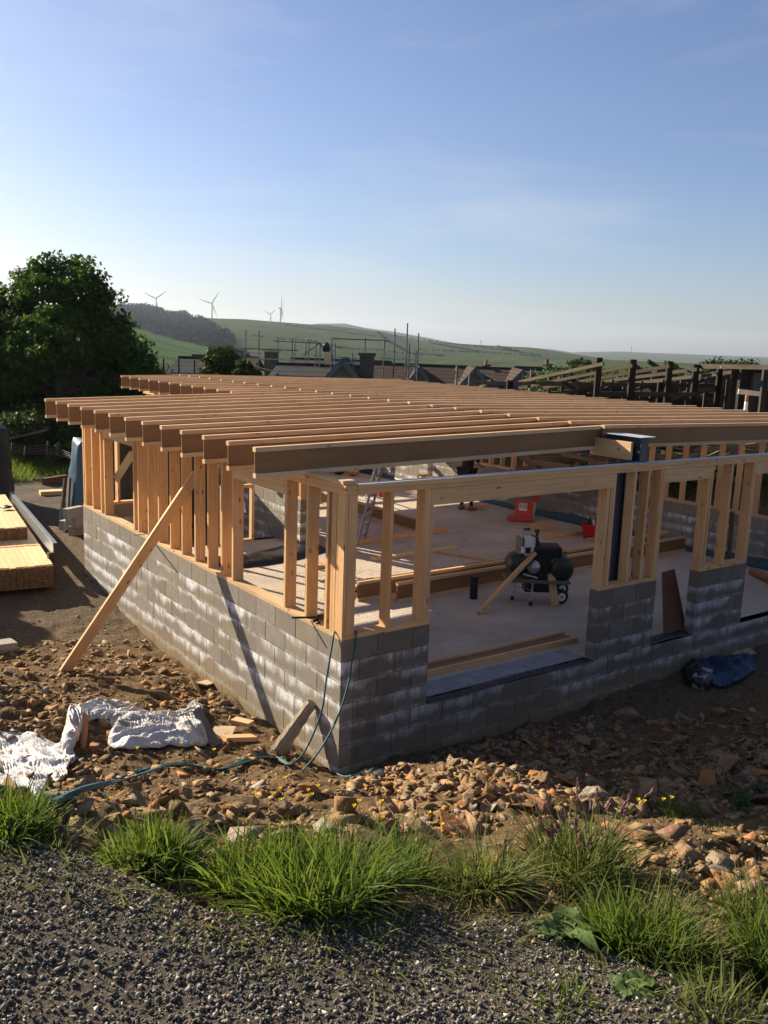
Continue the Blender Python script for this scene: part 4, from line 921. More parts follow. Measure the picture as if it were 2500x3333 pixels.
bungalow(1760,1990,1204,48,1268,'dark slate roof partly behind the derelict timber posts',mat='slate',gables=[(1880,1212,1262,55)])
bungalow(960,1260,1168,58,1215,'brown tiled roof seen between the two big chimneys',mat='tile')
bungalow(640,830,1158,60,1210,'brown tiled roof behind the first scaffolded chimney',mat='tile')
bungalow(925,1190,1187,38,1238,'nearest grey slate roof with the sooty scaffolded chimney',mat='slate',wallz=-3.2,gables=[(1116,1165,1200,30)])
bungalow(600,760,1165,46,1225,'low slate roof left of the bush and scaffold',mat='slate')
bungalow(-160,26,1170,44,1240,'grey tiled roof peeping behind the sycamore at the left frame edge',mat='slate')
# the two stone stacks
def stack(x0,x1,y0,y1,D,label,cap,mat):
    a=at((x0+x1)/2,y1,D); w=(x1-x0)*D/FPX; h=(y1-y0)*D/FPX; t=thing('chimney_stack',tuple(a-np.array([0,0,1.5])),label,'chimney','stone chimney stacks under repair')
    n=8; mb=MB()
    R3=np.stack([RT,-FW,np.array([0,0,1.])],1)
    for k in range(n): 
        j=random.uniform(.96,1.03); mb.box(a+np.array([0,0,-1.5+(h+1.5)*(k+.5)/n]),(w*j,w*.72*random.uniform(.96,1.03),(h+1.5)/n-.004),R3)
    mb.build('masonry',M_[mat],t); MB().box(a+np.array([0,0,h+.05]),(w*1.22,w*.9,.12),R3).build('coping',M_[cap],t); return rebase(t)
stack(862,905,1146,1212,40,'left chimney stack with a pale sandstone coping','chimlight','brick')
stack(1170,1216,1158,1232,36,'broad sooty chimney stack in the middle, ragged at the top','brick','brick')
def poles(name,label,D,vs,hs,ds=(),base=None):
    t=thing(name,tuple(base if base is not None else at(vs[0][0],vs[0][2]+30,D)),label,'scaffold','scaffolds round the far chimneys')
    for v in vs:
        d=D+(v[3] if len(v)>3 else 0); a=at(v[0],v[1],d); b=at(v[0],v[2]+45,d); b[0],b[1]=a[0],a[1]; MB().tube([b,a],.027,6).build('pole',M_['steel'],t)
    for h in hs:
        d=D+(h[4] if len(h)>4 else 0); a=at(h[0],h[1],d); b=at(h[2],h[3],d); MB().tube([a,b],.024,6).build('ledger',M_['galv' if (len(h)>5 and h[5]) else 'steel'],t)
    for q in ds:
        a=at(q[0],q[1],D+q[4]); b=at(q[2],q[3],D+q[4]); MB().beam(a,b,.22,.05).build('board',M_['greywood'],t)
    return rebase(t)
poles('scaffold','scaffold of dark poles round the left chimney stack',38.5,
  [(800,1075,1215,0),(843,1074,1220,0),(905,1097,1165,4),(951,1103,1180,0),(960,1110,1185,3),(996,1118,1170,4),(1006,1112,1180,4)],
  [(772,1133,970,1141,0),(792,1147,852,1150,-.3,1),(792,1165,952,1172,-.3,1),(800,1166,856,1171,.4,1),(890,1110,1042,1118,4),(985,1157,1042,1116,4)],
  [(800,1188,850,1198,0),(852,1200,905,1214,-.4),(915,1180,950,1214,-.3),(800,1206,845,1206,-.2)])
poles('scaffold','middle scaffold with silver ledgers across the sooty chimney stack',34.5,
  [(1029,1108,1182,3),(1042,1116,1182,3),(1080,1102,1180,2),(1091,1115,1228,0),(1147,1150,1230,0),(1189,1100,1160,2)],
  [(1020,1157,1052,1158,2,1),(1030,1179,1168,1184,0,1),(1095,1162,1162,1166,0,1),(1040,1116,1062,1150,3),(1075,1130,1090,1190,2),(1075,1142,1092,1142,2,1),(1075,1155,1092,1155,2,1),(1080,1102,1251,1108,2)],
  [(1092,1228,1145,1228,-.1)])
poles('scaffold','right scaffold with the tallest poles beside the grey gable',33,
  [(1251,1106,1236,0),(1286,1069,1185,2),(1327,1052,1180,1),(1333,1119,1240,-.5),(1363,1084,1244,-.5),(1355,1142,1185,1)],
  [(1236,1166,1368,1172,0,1),(1314,1164,1340,1172,-.3,1),(1314,1186,1362,1192,-.3,1),(1251,1108,1262,1112,0)])
bg_=at(1061,1134,37.5); mb=MB(); V,F=hull(22,991,.30,.22,.30,.4); mb.add(V+bg_,F); tag(mb.build('black_sack',M_['black'],None),'black sack hanging from the scaffold pulley pole','sack')
mb=MB(); mb.beam(at(1056,1166,36.5),at(1078,1166,36.5),.1,.5); tag(mb.build('rubble_box',M_['stackwood']),'small pale box on the middle scaffold between the chimneys','box')
# slender field posts
for i,(px,y0,y1,D,l) in enumerate([(532,1166,1212,34,'leftmost slender green field post'),(581,1165,1212,34,'middle slender green field post'),(632,1172,1212,34,'right slender green field post'),
    (1488,1190,1256,30,'thin grey post before the brown tiled roof'),(1529,1215,1262,30,'pale wooden post before the first pale gable'),(1730,1203,1280,26,'pale yellow post before the slate roof')]):
    a=at(px,y0,D); b=at(px,y1+20,D); b[0],b[1]=a[0],a[1]; tag(MB().tube([b,a],.04,6).build('post',M_['greywood' if i>2 else 'darkgreen']),l,'post','slender posts beyond the roof')
# ================================================================== DERELICT TIMBER FRAME (old stable) on the right
t=thing('derelict_shed_frame',tuple(at(2100,1370,22)),'derelict roofless timber shed frame of dark posts and sloping rafters behind the building','shed frame')
def vpost(px,y0,y1,D,w,mat='oldwood',nm='post'):
    a=at(px,y0,D); b=at(px,y1,D); b[0],b[1]=a[0],a[1]; b[2]=min(b[2],a[2]-.3)-.25; MB().beam(b,a+np.array([0,0,.10 if w>.1 else 0]),w,w,up=(RT[0],RT[1],0)).build(nm,M_['tarred' if w>.1 else mat],t)
def rail(x0,y0,x1,y1,D0,D1,w,h,mat='oldwood',nm='rail'): MB().beam(at(x0,y0,D0),at(x1,y1,D1),w,h).build(nm,M_[mat],t)
for px,y0,y1,D,w in [(1950,1178,1340,21,.13),(2060,1184,1345,21,.14),(2180,1190,1345,21,.12),(2265,1200,1345,21,.13),(1928,1213,1300,23,.07),(1835,1203,1290,23.5,.08),(2035,1213,1300,23,.07),(2125,1222,1310,23,.07),(2220,1230,1310,23,.07),
    (2342,1215,1330,21,.11),(2405,1216,1330,20.5,.09),(2300,1230,1325,22,.06),(2420,1205,1330,20,.16),(2492,1200,1340,19.5,.10),(1962,1240,1310,22,.08),(2148,1258,1320,21.5,.11),(1660,1250,1290,24,.16),(1590,1235,1275,26,.06),(1705,1215,1285,25,.05),(1790,1225,1290,24.5,.07),(1995,1235,1330,22.5,.05),(2090,1240,1330,22,.05),(2160,1235,1330,22,.05),(2240,1245,1330,22,.05),(2370,1235,1330,21,.06),(2450,1225,1335,20,.06),(1885,1215,1290,24,.05)]: vpost(px,y0,y1,D,w)
for a in [(1690,1243,1965,1184),(1690,1263,2060,1190),(1770,1262,2180,1192),(1900,1250,2270,1202),(1960,1258,2335,1218),(2060,1250,2420,1206)]: rail(a[0],a[1],a[2],a[3],24.5,20.6,.045,.08,'midwood','rafter')
for a in [(1550,1246,1930,1252,25,23),(1880,1250,2350,1256,22.5,21.5),(2280,1192,2560,1196,21,18),(1940,1281,2280,1284,21.3,21),(1960,1300,2120,1268,23,22),(2110,1310,2330,1262,22,21),(1555,1266,1600,1240,26,25)]: rail(*a[:4],a[4],a[5],.06,.10)
for k in range(9): rail(2290,1256+k*8,2420,1258+k*8,23,22.5,.03,.035,'oldwood','slat')
rebase(t)
def clutter(name,label,n,x0,x1,y0,y1,D0,D1,L,mat='oldwood'):
    mb=MB()
    for i in range(n):
        a=at(random.uniform(x0,x1),random.uniform(y0,y1),random.uniform(D0,D1)); an=random.gauss(0,.25); d=RT*math.cos(an)+np.array([0,0,math.sin(an)])+FW*random.gauss(0,.4); l=random.uniform(.3,1)*L
        mb.beam(a-d*l/2,a+d*l/2,random.uniform(.04,.14),random.uniform(.03,.12))
    return tag(mb.build(name,M_[mat]),label,'timber heap',None,'stuff')
clutter('timber_heap','dark heap of old boards under the derelict frame',90,1790,2460,1262,1320,22.5,25,2.2)
clutter('timber_heap','dark broken boards lower behind the frame',70,1900,2500,1225,1330,24,28,2.5)
clutter('log_pile','stacked old boards behind the right wall studs',150,1700,2560,1440,1560,18.2,20.5,1.2,'greywood')
# shed wall at far right
t=thing('old_shed',tuple(at(2460,1330,21)),'collapsing dark boarded shed with a small window at the right frame edge','shed')
R3=np.stack([RT,-FW,np.array([0,0,1.])],1); c=at(2490,1275,20.6); mb=MB()
for k in range(14): mb.box(c+RT*(-.75+k*.125)+FW*random.uniform(-.01,.01),(.118,.03,1.05*random.uniform(.96,1.02)),R3)
mb.build('boarded_wall',M_['oldwood'],t)
c2=at(2482,1242,20.4); m=MB()
for q in(-1,1): m.box(c2+RT*q*.20,(.03,.03,.34),R3).box(c2+np.array([0,0,q*.17]),(.43,.03,.03),R3)
m.box(c2,(.37,.02,.02),R3); wf=m.build('window_frame',M_['greywood'],t); pn=MB().box(c2+FW*.02,(.36,.008,.30),R3).build('pane',M_['steel'],wf)
MB().box(at(2490,1200,20.4),(2.2,.6,.05),R3).build('roof_edge',M_['greywood'],t)
inv=Matrix.Translation(t.location).inverted()
for o in list(bpy.data.objects):
    if o.parent is t or o.parent is wf: o.data.transform(inv)
# T-shaped marker
t=thing('marker_post',tuple(at(2430,1345,17.5)),'weathered white T-shaped marker post on the right bank','marker post')
a=at(2433,1278,17.5); b=at(2428,1345,17.5); b[0],b[1]=a[0],a[1]; MB().beam(b,a,.05,.05,up=(RT[0],RT[1],0)).build('post',M_['clay'],t)
MB().beam(b+np.array([0,0,.0]),b+(a-b)*.55,.054,.054,up=(RT[0],RT[1],0)).build('painted_foot',M_['white'],t)
MB().beam(at(2403,1274,17.3),at(2472,1282,17.3),.03,.095).build('crossboard',M_['cream'],t); rebase(t)
# wire fence by the shed ruin left, small ruin
t=thing('small_ruin',tuple(at(110,1478,27)),'low dark tumbledown hut with a sagging roof under the sycamore','hut')
c=at(112,1440,27); mb=MB().box(c,(.85,1.0,.75),R3); mb.build('wall',M_['oldwood'],t); MB().box(at(40,1450,27.3),(.5,.4,.55),R3).build('stone_side',M_['brick'],t)
m=MB(); m.beam(at(35,1410,26.4),at(150,1390,27),.7,.05); m.beam(at(40,1425,26),at(145,1402,26),.5,.04); m.build('roof',M_['greywood'],t); rebase(t)
t=thing('wire_fence',tuple(at(60,1480,25)),'sagging wire fence with leaning posts before the low hut','fence')
for px,y0,y1 in [(42,1440,1480),(85,1452,1482),(158,1435,1485),(192,1440,1480)]: MB().tube([at(px-3,y1,25),at(px,y0,25)],.04,6).build('post',M_['oldwood'],t)
for k in range(4):
    MB().tube([at(42,1446+k*9,25),at(90,1453+k*8,25),at(158,1448+k*9,25),at(195,1462+k*7,25),at(230,1475+k*5,24.5)],.008,4).build('wire',M_['greywood'],t)
rebase(t)
# ================================================================== YARD ON THE LEFT
def pack(name,label,xr,y0,L,z0,nx,nz,bw,bh,ang,loc_r,strap=False,jit=.05):
    """timber pack with its near right bottom corner at loc_r running back at angle ang"""
    t=thing(name,loc_r,label,'timber pack','packs of sawn timber',rz=ang); m=MB()
    for i in range(nx):
        for k in range(nz):
            j=random.uniform(-.098,-.02) ; m.span((-(i+1)*bw+.002,j,z0+k*bh+.002),(-i*bw-.002,L+random.uniform(-jit,jit),z0+(k+1)*bh-.001))
    m.build('boards',M_['stackwood'],t); random.seed(len(bpy.data.objects)); m=MB()
    for i in range(nx):
        for k in range(nz): m.span((-(i+1)*bw+.004,-.115-random.uniform(0,.02),z0+k*bh+.004),(-i*bw-.004,-.10,z0+(k+1)*bh-.003))
    m.build('board_ends',M_['endgrain_shade'],t)
    for y in (L*.12,L*.5,L*.88): MB().span((-nx*bw,y-.05,z0-.10),(0,y+.05,z0-.002)).build('bearer',M_['greywood'],t)
    if strap:
        MB().span((-nx*bw-.004,L*.30,z0+nz*bh+.002),(.004,L*.30+.04,z0+nz*bh+.005)).span((.003,L*.30,z0),(.006,L*.30+.04,z0+nz*bh+.004)).build('strap',M_['strap'],t)
    return t
aP=-math.atan2(.402,3.14)
pack('timber_pack','lower pack of yellowish sawn timber with an orange strap, at the left frame edge',0,0,4.8,.12,15,8,.095,.045,aP,(-.64,7.72,-1.33),True,.09)
pack('timber_pack','upper shorter pack of sawn timber lying on the rear of the lower pack',0,0,3.6,.0,15,5,.095,.045,aP,(-.50,9.85,-.85))
for i in range(3): 
    q=onZ(20,1500+0,-.6)
mb=MB(); V,F=hull(16,77,.16,.12,.05,.5); mb.add(V+onZ(18,1655,-.60)+np.array([0,0,.03]),F); tag(mb.build('black_rag',M_['black']),'black rag lying on the upper timber pack','rag')
# pale sheet-metal section leaning along the packs
t=thing('metal_channel',(-.45,8.2,-1.0),'pale grey metal channel lying along the right side of the timber packs','channel')
p0=np.array([-.50,8.15,-.62]); p1=np.array([.10,13.6,-.62]); MB().beam(p0-np.array([0,0,.10]),p1-np.array([0,0,.10]),.012,.22).build('web',M_['galv'],t); MB().beam(p0+np.array([.03,0,.012]),p1+np.array([.03,0,.012]),.07,.008).build('flange',M_['galv'],t); rebase(t)
mb=MB(); mb.beam((-.56,8.1,-1.28),(-.56,8.1,-.75),.10,.10,up=(0,1,0)); tag(mb.build('block_support',M_['oldwood']),'short dark timber upright under the near end of the metal channel','timber')
# black wrapped pallet
def lump(name,c,sz,mat,label,cat,seed=0,nx=26,amp=.06,taper=.9):
    t=thing(name,(c[0],c[1],c[2]),label,cat); V=[];n=nx;m=22
    for k in range(m+1):
        z=k/m; 
        for i in range(n):
            a=2*math.pi*i/n; cx,cy=math.cos(a),math.sin(a); q=max(abs(cx),abs(cy)); cx,cy=cx/q**.75,cy/q**.75; w=1-(1-taper)*z-(.25*max(0,z-.9)*10)**2
            nz=float(fbm(np.array([a*3+seed]),np.array([z*7.]),4,seed)[0])*amp*4
            V.append((c[0]+cx*sz[0]/2*w*(1+nz),c[1]+cy*sz[1]/2*w*(1+nz),c[2]+sz[2]*(z+.02*math.sin(a*3)*z)))
    V.append((c[0],c[1],c[2]+sz[2]*1.01)); F=[(k*n+i,k*n+(i+1)%n,(k+1)*n+(i+1)%n,(k+1)*n+i) for k in range(m) for i in range(n)]+[(m*n+i,m*n+(i+1)%n,(m+1)*n) for i in range(n)]
    MB().add(V,F).build('wrap',M_[mat],t,True); rebase(t); return t
w0=onZ(0,1630,-1.05); t=lump('wrapped_pallet',(w0[0]-.22,w0[1]+.3,-.95),(1.1,1.1,1.62),'blackbumpy','tall pallet load wrapped in torn black plastic at the left frame edge','pallet load',3,amp=.07,taper=.9)
b=onZ(45,1634,-1.05)
MB().span((-.5,-.5,-.13),(.5,.5,-.01)).build('pallet',M_['oldwood'],t)
# blue tarp hanging load and leaning boards beside the wall end
w1=onZ(268,1722,-1.1); lump('tarp_covered_load',(w1[0]+.32,w1[1]+.55,-1.12),(.95,.95,1.82),'bluetarp','load draped in a dull blue tarpaulin just beyond the far end of the left wall','covered load',9,amp=.05,taper=.55)
MB().n
a=onZ(196,1718,-1.1); b=at(213,1560,np.linalg.norm((a-CAM))*1.0/np.linalg.norm(ray(196,1718))); tag(MB().beam(a-np.array([0,0,.05]),b+np.array([0,0,.02]),.10,.06,up=(1,0,0)).build('fence_post',M_['blackbumpy']),'black plastic-sleeved post leaning beside the blue tarp','post')
a=onZ(217,1716,-1.1); b=at(226,1555,(a-CAM)@CF); tag(MB().beam(a-np.array([0,0,.05]),b,.14,.04,up=(1,0,0)).build('leaning_board',M_['brownboard']),'brown board standing between the black post and the blue tarp','board')
# pile of concrete blocks
for i,(px,py,z,rz,l) in enumerate([(226,1722,-1.10,.55,'lower left grey concrete block of the pile at the wall end'),(258,1742,-1.13,.5,'lower right concrete block of the pile, nearest the camera'),(246,1706,-.90,.62,'middle concrete block lying across the pile at the wall end'),(240,1685,-.70,.5,'topmost pinkish block of the pile by the wall end'),(266,1713,-.90,.62,'partly hidden block against the wall end corner')]):
    c=onZ(px,py,z); o=MB().box((0,0,0),(.44,.14,.20)).build('concrete_block',M_['conc']); o.location=(c[0],c[1],z+.11); o.rotation_euler=(0,0,rz); tag(o,l,'block','loose concrete blocks')
bm=bmesh.new()
c=hit(18,2118); o=MB().box((0,0,0),(.44,.20,.15)).build('concrete_block',M_['conc']); o.location=(c[0]-.10,c[1],c[2]+.06); o.rotation_euler=(.05,.1,.2); tag(o,'single concrete block cut by the left frame edge on the trodden earth','block','loose concrete blocks')
# planks and beam on the ground behind
a=onZ(130,1612,-1.1); b=onZ(215,1608,-1.1); tag(MB().beam(a+np.array([0,0,.06]),b+np.array([0,0,.06]),.3,.10).build('plank_stack',M_['stackwood']),'yellow timber baulks lying on dark gravel behind the yard','timber')
a=onZ(142,1585,-1.1); b=onZ(218,1575,-1.1); tag(MB().beam(a+np.array([0,0,.10]),b+np.array([0,0,.12]),.12,.26).build('rusty_beam',M_['brownboard']),'long rusty brown beam lying at the edge of the grass','beam')
# round concrete disc / pipe end and red glove by the wall
c=onZ(292,1925,-1.42); d=ray(290,1905); d=-np.array([d[0],d[1],0])/np.linalg.norm(d[:2]); c=c+np.array([0,0,.12]); ax=d*.9+np.array([0,0,.25]); ax/=np.linalg.norm(ax)
tag(MB().tube([c-ax*.5,c+ax*.02],[.115,.115],20).build('concrete_pipe',M_['conc']),'stubby round concrete pipe lying at the foot of the left wall','pipe')
c=onZ(345,1955,-1.4); V,F=hull(18,31,.13,.10,.06,.5); tag(MB().add(V+c+np.array([0,0,.08]),F).build('red_bag',M_['red']),'small crumpled red bag behind the raking prop','bag')
def smooth(pts,n=10):
    pts=[np.array(p) for p in pts]; out=[]
    for i in range(len(pts)-1):
        p0=pts[max(i-1,0)];p1=pts[i];p2=pts[i+1];p3=pts[min(i+2,len(pts)-1)]
        for k in range(n):
            t_=k/n; out.append(.5*((2*p1)+(-p0+p2)*t_+(2*p0-5*p1+4*p2-p3)*t_*t_+(-p0+3*p1-3*p2+p3)*t_**3))
    out.append(pts[-1]); return np.array(out)
# ---- white sheet
def inpoly(P,x,y):
    c=np.zeros(x.shape,bool); j=len(P)-1
    for i in range(len(P)):
        with np.errstate(divide='ignore',invalid='ignore'):
            k=((P[i][1]>y)!=(P[j][1]>y))&(x<(P[j][0]-P[i][0])*(y-P[i][1])/(P[j][1]-P[i][1]+1e-12)+P[i][0])
        c^=k; j=i
    return c
def cloth(name,poly,h,mat,label,cat,step=.012,seed=0,amp=.05,lift=.02):
    W=np.array([hit(x,y)[:2] for x,y in poly]); x0,y0=W.min(0); x1,y1=W.max(0)
    xs=np.arange(x0,x1,step); ys=np.arange(y0,y1,step); X,Y=np.meshgrid(xs,ys)
    ins=inpoly(W,X,Y); dist=np.full(X.shape,9.)
    for i in range(len(W)):
        a=W[i-1];b=W[i]; d=b-a; t=np.clip(((X-a[0])*d[0]+(Y-a[1])*d[1])/(d@d),0,1); dist=np.minimum(dist,np.hypot(X-a[0]-t*d[0],Y-a[1]-t*d[1]))
    dome=np.sqrt(np.clip(dist/.16,0,1))
    rg=1-np.abs(fbm(X*5+seed,Y*5,3,seed)*4); rg2=1-np.abs(fbm(X*13+fbm(X*4,Y*4,2,seed)*3,Y*13,3,seed+4)*4); rg3=1-np.abs(fbm(X*28,Y*26+rg,2,seed+7)*4)
    Z=H(X,Y)+lift+dome*h*(.45+.55*vnoise(X*2.3,Y*2.3,seed))+dome*(rg*amp+rg2*amp*.55+rg3*amp*.22)
    X2=X+fbm(X*6,Y*6,2,seed+9)*.05; Y2=Y+fbm(X*6,Y*6,2,seed+11)*.05
    idx=-np.ones(X.shape,int); idx[ins]=np.arange(ins.sum()); V=np.stack([X2[ins],Y2[ins],Z[ins]],1)
    q=ins[:-1,:-1]&ins[1:,:-1]&ins[:-1,1:]&ins[1:,1:]; i,j=np.where(q); F=np.stack([idx[i,j],idx[i,j+1],idx[i+1,j+1],idx[i+1,j]],1)
    mb=MB(); mb.add(V,F,None,.5); o=mb.build(name,M_[mat],None,True)
    md=o.modifiers.new('thick','SOLIDIFY'); md.thickness=.004
    tag(o,label,cat); return o
def loftcloth(name,top,bot,h,mat,label,nu=170,nv=80,seed=0,amp=.05,prof=.5):
    def res(L,n):
        W=np.array([hit(x,y) for x,y in L]); W=smooth(list(W),8); d=np.r_[0,np.cumsum(np.linalg.norm(np.diff(W,axis=0),axis=1))]; t=np.linspace(0,d[-1],n); return np.stack([np.interp(t,d,W[:,i]) for i in range(3)],1)
    A=res(top,nu+1); B_=res(bot,nu+1); v=np.linspace(0,1,nv+1)[:,None,None]; G=A[None]*(1-v)+B_[None]*v; X,Y=G[...,0],G[...,1]
    vv=v[...,0]+0*X; uu=np.linspace(0,1,nu+1)[None]+0*X
    e=np.minimum(np.minimum(vv,1-vv)*2/.45,np.minimum(uu,1-uu)/.07); dome=np.clip(e,0,1)**prof
    lat=fbm(X*3.3+seed,Y*3.3,3,seed)*.12; X=X+lat*dome; Y=Y+fbm(X*3.1,Y*3.5,3,seed+2)*.12*dome+ (fbm(uu*22,vv*0+seed,3,seed+5)*.05)
    an=fbm(X*1.3+seed,Y*1.3,2,seed+3)*5; ca,sa=np.cos(an),np.sin(an); U_=X*ca+Y*sa; W_=-X*sa+Y*ca
    def ridge(a,b,sd): return (1-np.abs(fbm(a,b,2,sd)*3.4).clip(0,1))**2.2
    r1=ridge(U_*1.6+seed,W_*5.5,seed); r2=ridge(W_*3.5,U_*10+seed,seed+4); r3=ridge(X*16+Y*6,Y*12-X*5,seed+7)
    Z=H(X,Y)*.6+(A[:,2].mean()*.0+H(X+.06,Y+.06)*.2+H(X-.06,Y-.06)*.2)+.018+dome*h*(.2+1.0*vnoise(X*2.1,Y*2.1,seed))+(.25+.75*dome)*amp*(1.15*r1+.28*r2+.04*r3)
    n=nu+1; V=np.stack([X,Y,Z],-1).reshape(-1,3); i=np.arange(nv)[:,None]; j=np.arange(nu)[None]; F=np.concatenate([np.stack([i*n+j,(i+1)*n+j,(i+1)*n+j+1],-1).reshape(-1,3),np.stack([i*n+j,(i+1)*n+j+1,i*n+j+1],-1).reshape(-1,3)])
    mb=MB(); mb.add(V,F,None,.5); o=mb.build(name,M_[mat],None,True); md=o.modifiers.new('thick','SOLIDIFY'); md.thickness=.003; tag(o,label,'sheet'); return o
loftcloth('woven_sheet',[(-160,2440),(-60,2420),(20,2392),(100,2392),(170,2425),(232,2440),(250,2478)],[(-160,2620),(-60,2600),(20,2585),(90,2585),(150,2580),(205,2540),(235,2500)],.035,'sheet','crumpled white woven sheet lying at the left frame edge',seed=3,amp=.032)
loftcloth('woven_sheet',[(196,2420),(215,2370),(255,2318),(330,2300),(420,2306),(490,2335),(560,2330),(610,2318),(650,2300),(668,2350)],[(205,2495),(238,2455),(262,2395),(292,2362),(345,2366),(368,2385),(352,2432),(398,2450),(470,2440),(550,2436),(620,2442),(682,2432)],.10,'sheet','longer crumpled white sheet humped over pipes beside the cardboard',seed=8,amp=.05,nu=240)
c=hit(272,2440); tag(MB().beam(c,at(280,2325,(c-CAM)@CF+.15),.13,.02,up=(RT[0],RT[1],0)).build('clay_tile',M_['clay']),'upright reddish-brown clay tile stuck in front of the white sheet','tile')
c=hit(308,2440); mb=MB().tube([c-np.array([0,0,.05]),c+np.array([0,0,.06])],.045,14); tag(mb.build('clay_pipe',M_['clay']),'short clay pipe socket beside the upright clay tile','pipe')
c=hit(92,2525); V,F=hull(9,44,.05,.03,.012,.4); tag(MB().add(V+c+np.array([0,0,.17]),F).build('orange_scrap',M_['orange']),'small orange scrap on the white sheet','scrap')
def slabat(px0,py0,px1,py1,wd,th,mat,name,label,cat,dz0=.02,dz1=.02,up=(0,0,1),group=None):
    a=hit(px0,py0); b=hit(px1,py1); a=a+np.array([0,0,dz0]); b=b+np.array([0,0,dz1]); o=MB().beam(a,b,wd,th,up).build(name,M_[mat]); tag(o,label,cat,group); return o
slabat(690,2395,760,2400,.30,.008,'card','cardboard','flattened cardboard sheet on the earth beside the white sheet','cardboard',.05,.06)
slabat(628,2235,650,2262,.20,.006,'card','cardboard','bent cardboard flap standing against the stones by the wall','cardboard',.10,.02,(RT[0],RT[1],.5))
slabat(655,2240,690,2225,.17,.02,'card','cardboard','curled pale cardboard piece close to the long wall','cardboard',.05,.03)
a=hit(705,2430); b=at(640,2310,(a-CAM)@CF+.2); tag(MB().beam(a,b,.05,.10,up=(RT[0],RT[1],0)).build('rotten_plank',M_['greywood']),'rotten grey plank end propped between white sheet and cardboard','plank')
slabat(760,2355,818,2368,.11,.05,'wood2','timber_offcut','pale timber offcut on the earth by the wall foot, upper one','offcut',.04,.04,group='timber offcuts')
slabat(728,2415,826,2412,.11,.05,'wood','timber_offcut','pale timber offcut on the earth by the wall foot, lower one','offcut',.04,.04,group='timber offcuts')
slabat(733,2308,772,2314,.05,.01,'bluebright','blue_scrap','small blue plastic scrap by the wall foot','scrap',.02,.02)
slabat(782,2328,796,2333,.03,.012,'white','white_scrap','tiny white scrap near the blue one at the wall foot','scrap',.02,.02)
# leaning stone slab: foot on the ground, head against the wall
f=hit(905,2445); Tt=onX(1012,2292,-.05); d=(Tt-f)/np.linalg.norm(Tt-f)
me=MB(); n=14; V=[]; sd=np.cross(d,np.array([-.8,-.6,.2])); sd/=np.linalg.norm(sd); up=np.cross(sd,d)
for k in range(n+1):
    t_=k/n; L=np.linalg.norm(Tt-f)+.02; c=f-d*.06+d*(L+.06)*t_; wv=(.085-.035*t_)*(1+.10*math.sin(k*2.1)); hh=.05*(1+.1*math.cos(k*1.7)); 
    for a in (30,75,110,150,205,250,290,335): V.append(c+sd*wv*math.cos(rad(a))*1.15+up*hh*math.sin(rad(a))*1.2)
F=[(k*8+i,k*8+(i+1)%8,(k+1)*8+(i+1)%8,(k+1)*8+i) for k in range(n) for i in range(8)]+[tuple(range(7,-1,-1)),tuple(n*8+i for i in range(8))]
tag(me.add(V,F).build('stone_slab',M_['stone']),'long grey stone slab leaning against the sunlit wall near its corner','stone slab')
# ---- teal rope
t=thing('rope',(0.0,.1,.05),'teal twisted rope looped off the wall corner and trailing left across the rubble','rope')
top1=np.array([.05,.17,.055]); top2=np.array([.20,.06,.055])
g1=hit(935,2500); g2=hit(985,2512)
def hang(a,edge,b,pxs):
    D0=(edge-CAM)@CF; D1=(b-CAM)@CF; n=len(pxs); P=[a,edge]
    for i,(x,y) in enumerate(pxs): P.append(at(x,y,D0+(D1-D0)*((i+1)/(n+1))**1.3))
    P.append(b+np.array([0,0,.01])); return smooth(P)
MB().tube(hang(top1,onX(1088,2062,-.015),g1,[(1078,2120),(1062,2215),(1048,2310),(1015,2400),(980,2462)]),.0095,6).build('strand',M_['rope'],t)
MB().tube(hang(top2,onY(1160,2063,-.02),g2,[(1150,2130),(1132,2230),(1108,2310),(1075,2385),(1035,2450)]),.0095,6).build('strand',M_['rope'],t)
for j in range(5):
    o=j*7-12; pts=[(948-j*3,2500+o*.2),(905,2476+o*.5),(860,2468+o*.7),(800,2482+o*.8),(740,2508+o*.3),(690,2512+o*.2),(600,2496+o*.5),(540,2500+o*.5),(460,2522+o),(380,2550+o*.8),(300,2578+o*.8),(220,2612+o*.7),(165,2640+o*.5)]
    P=[]
    for x,y in pts: q=hit(x,y); P.append(q+np.array([0,0,.012+.006*j+random.uniform(0,.012)]))
    MB().tube(smooth(P,6),.0095,6).build('strand',M_['rope'],t)
P=[hit(x,y)+np.array([0,0,.02]) for x,y in [(1012,2512),(1030,2503),(1062,2505),(1090,2520),(1118,2533),(1150,2530),(1178,2516),(1160,2508)]]; MB().tube(smooth(P,6),.0085,6).build('strand',M_['rope'],t)
rebase(t)
# clamp on the plate
t=thing('bar_clamp',tuple(onZ(1025,2005,.06)),'black bar clamp with a short handle lying on the left wall plate near the corner','clamp')
a=onZ(950,2012,.07); b=onZ(1058,2010,.07); a[2]=b[2]=.075; MB().beam(a,b,.012,.02).build('bar',M_['black'],t); m=MB(); 
for x,y in [(1022,2022),(1040,2028)]: m.beam(onZ(1040,2008,.075),onZ(x,y,.07),.018,.03)
m.beam(onZ(1035,2008,.085),onZ(1062,2006,.085),.05,.035); m.build('jaw',M_['black'],t); rebase(t)
# bracket sticking out of the long wall
a=np.array([.02,4.95,.03]); tag(MB().beam(onX(440,1742,-.30),onX(487,1737,.05),.03,.008).build('restraint_strap',M_['steel']),'thin dark metal strap sticking out over the wall plate behind the prop','strap')
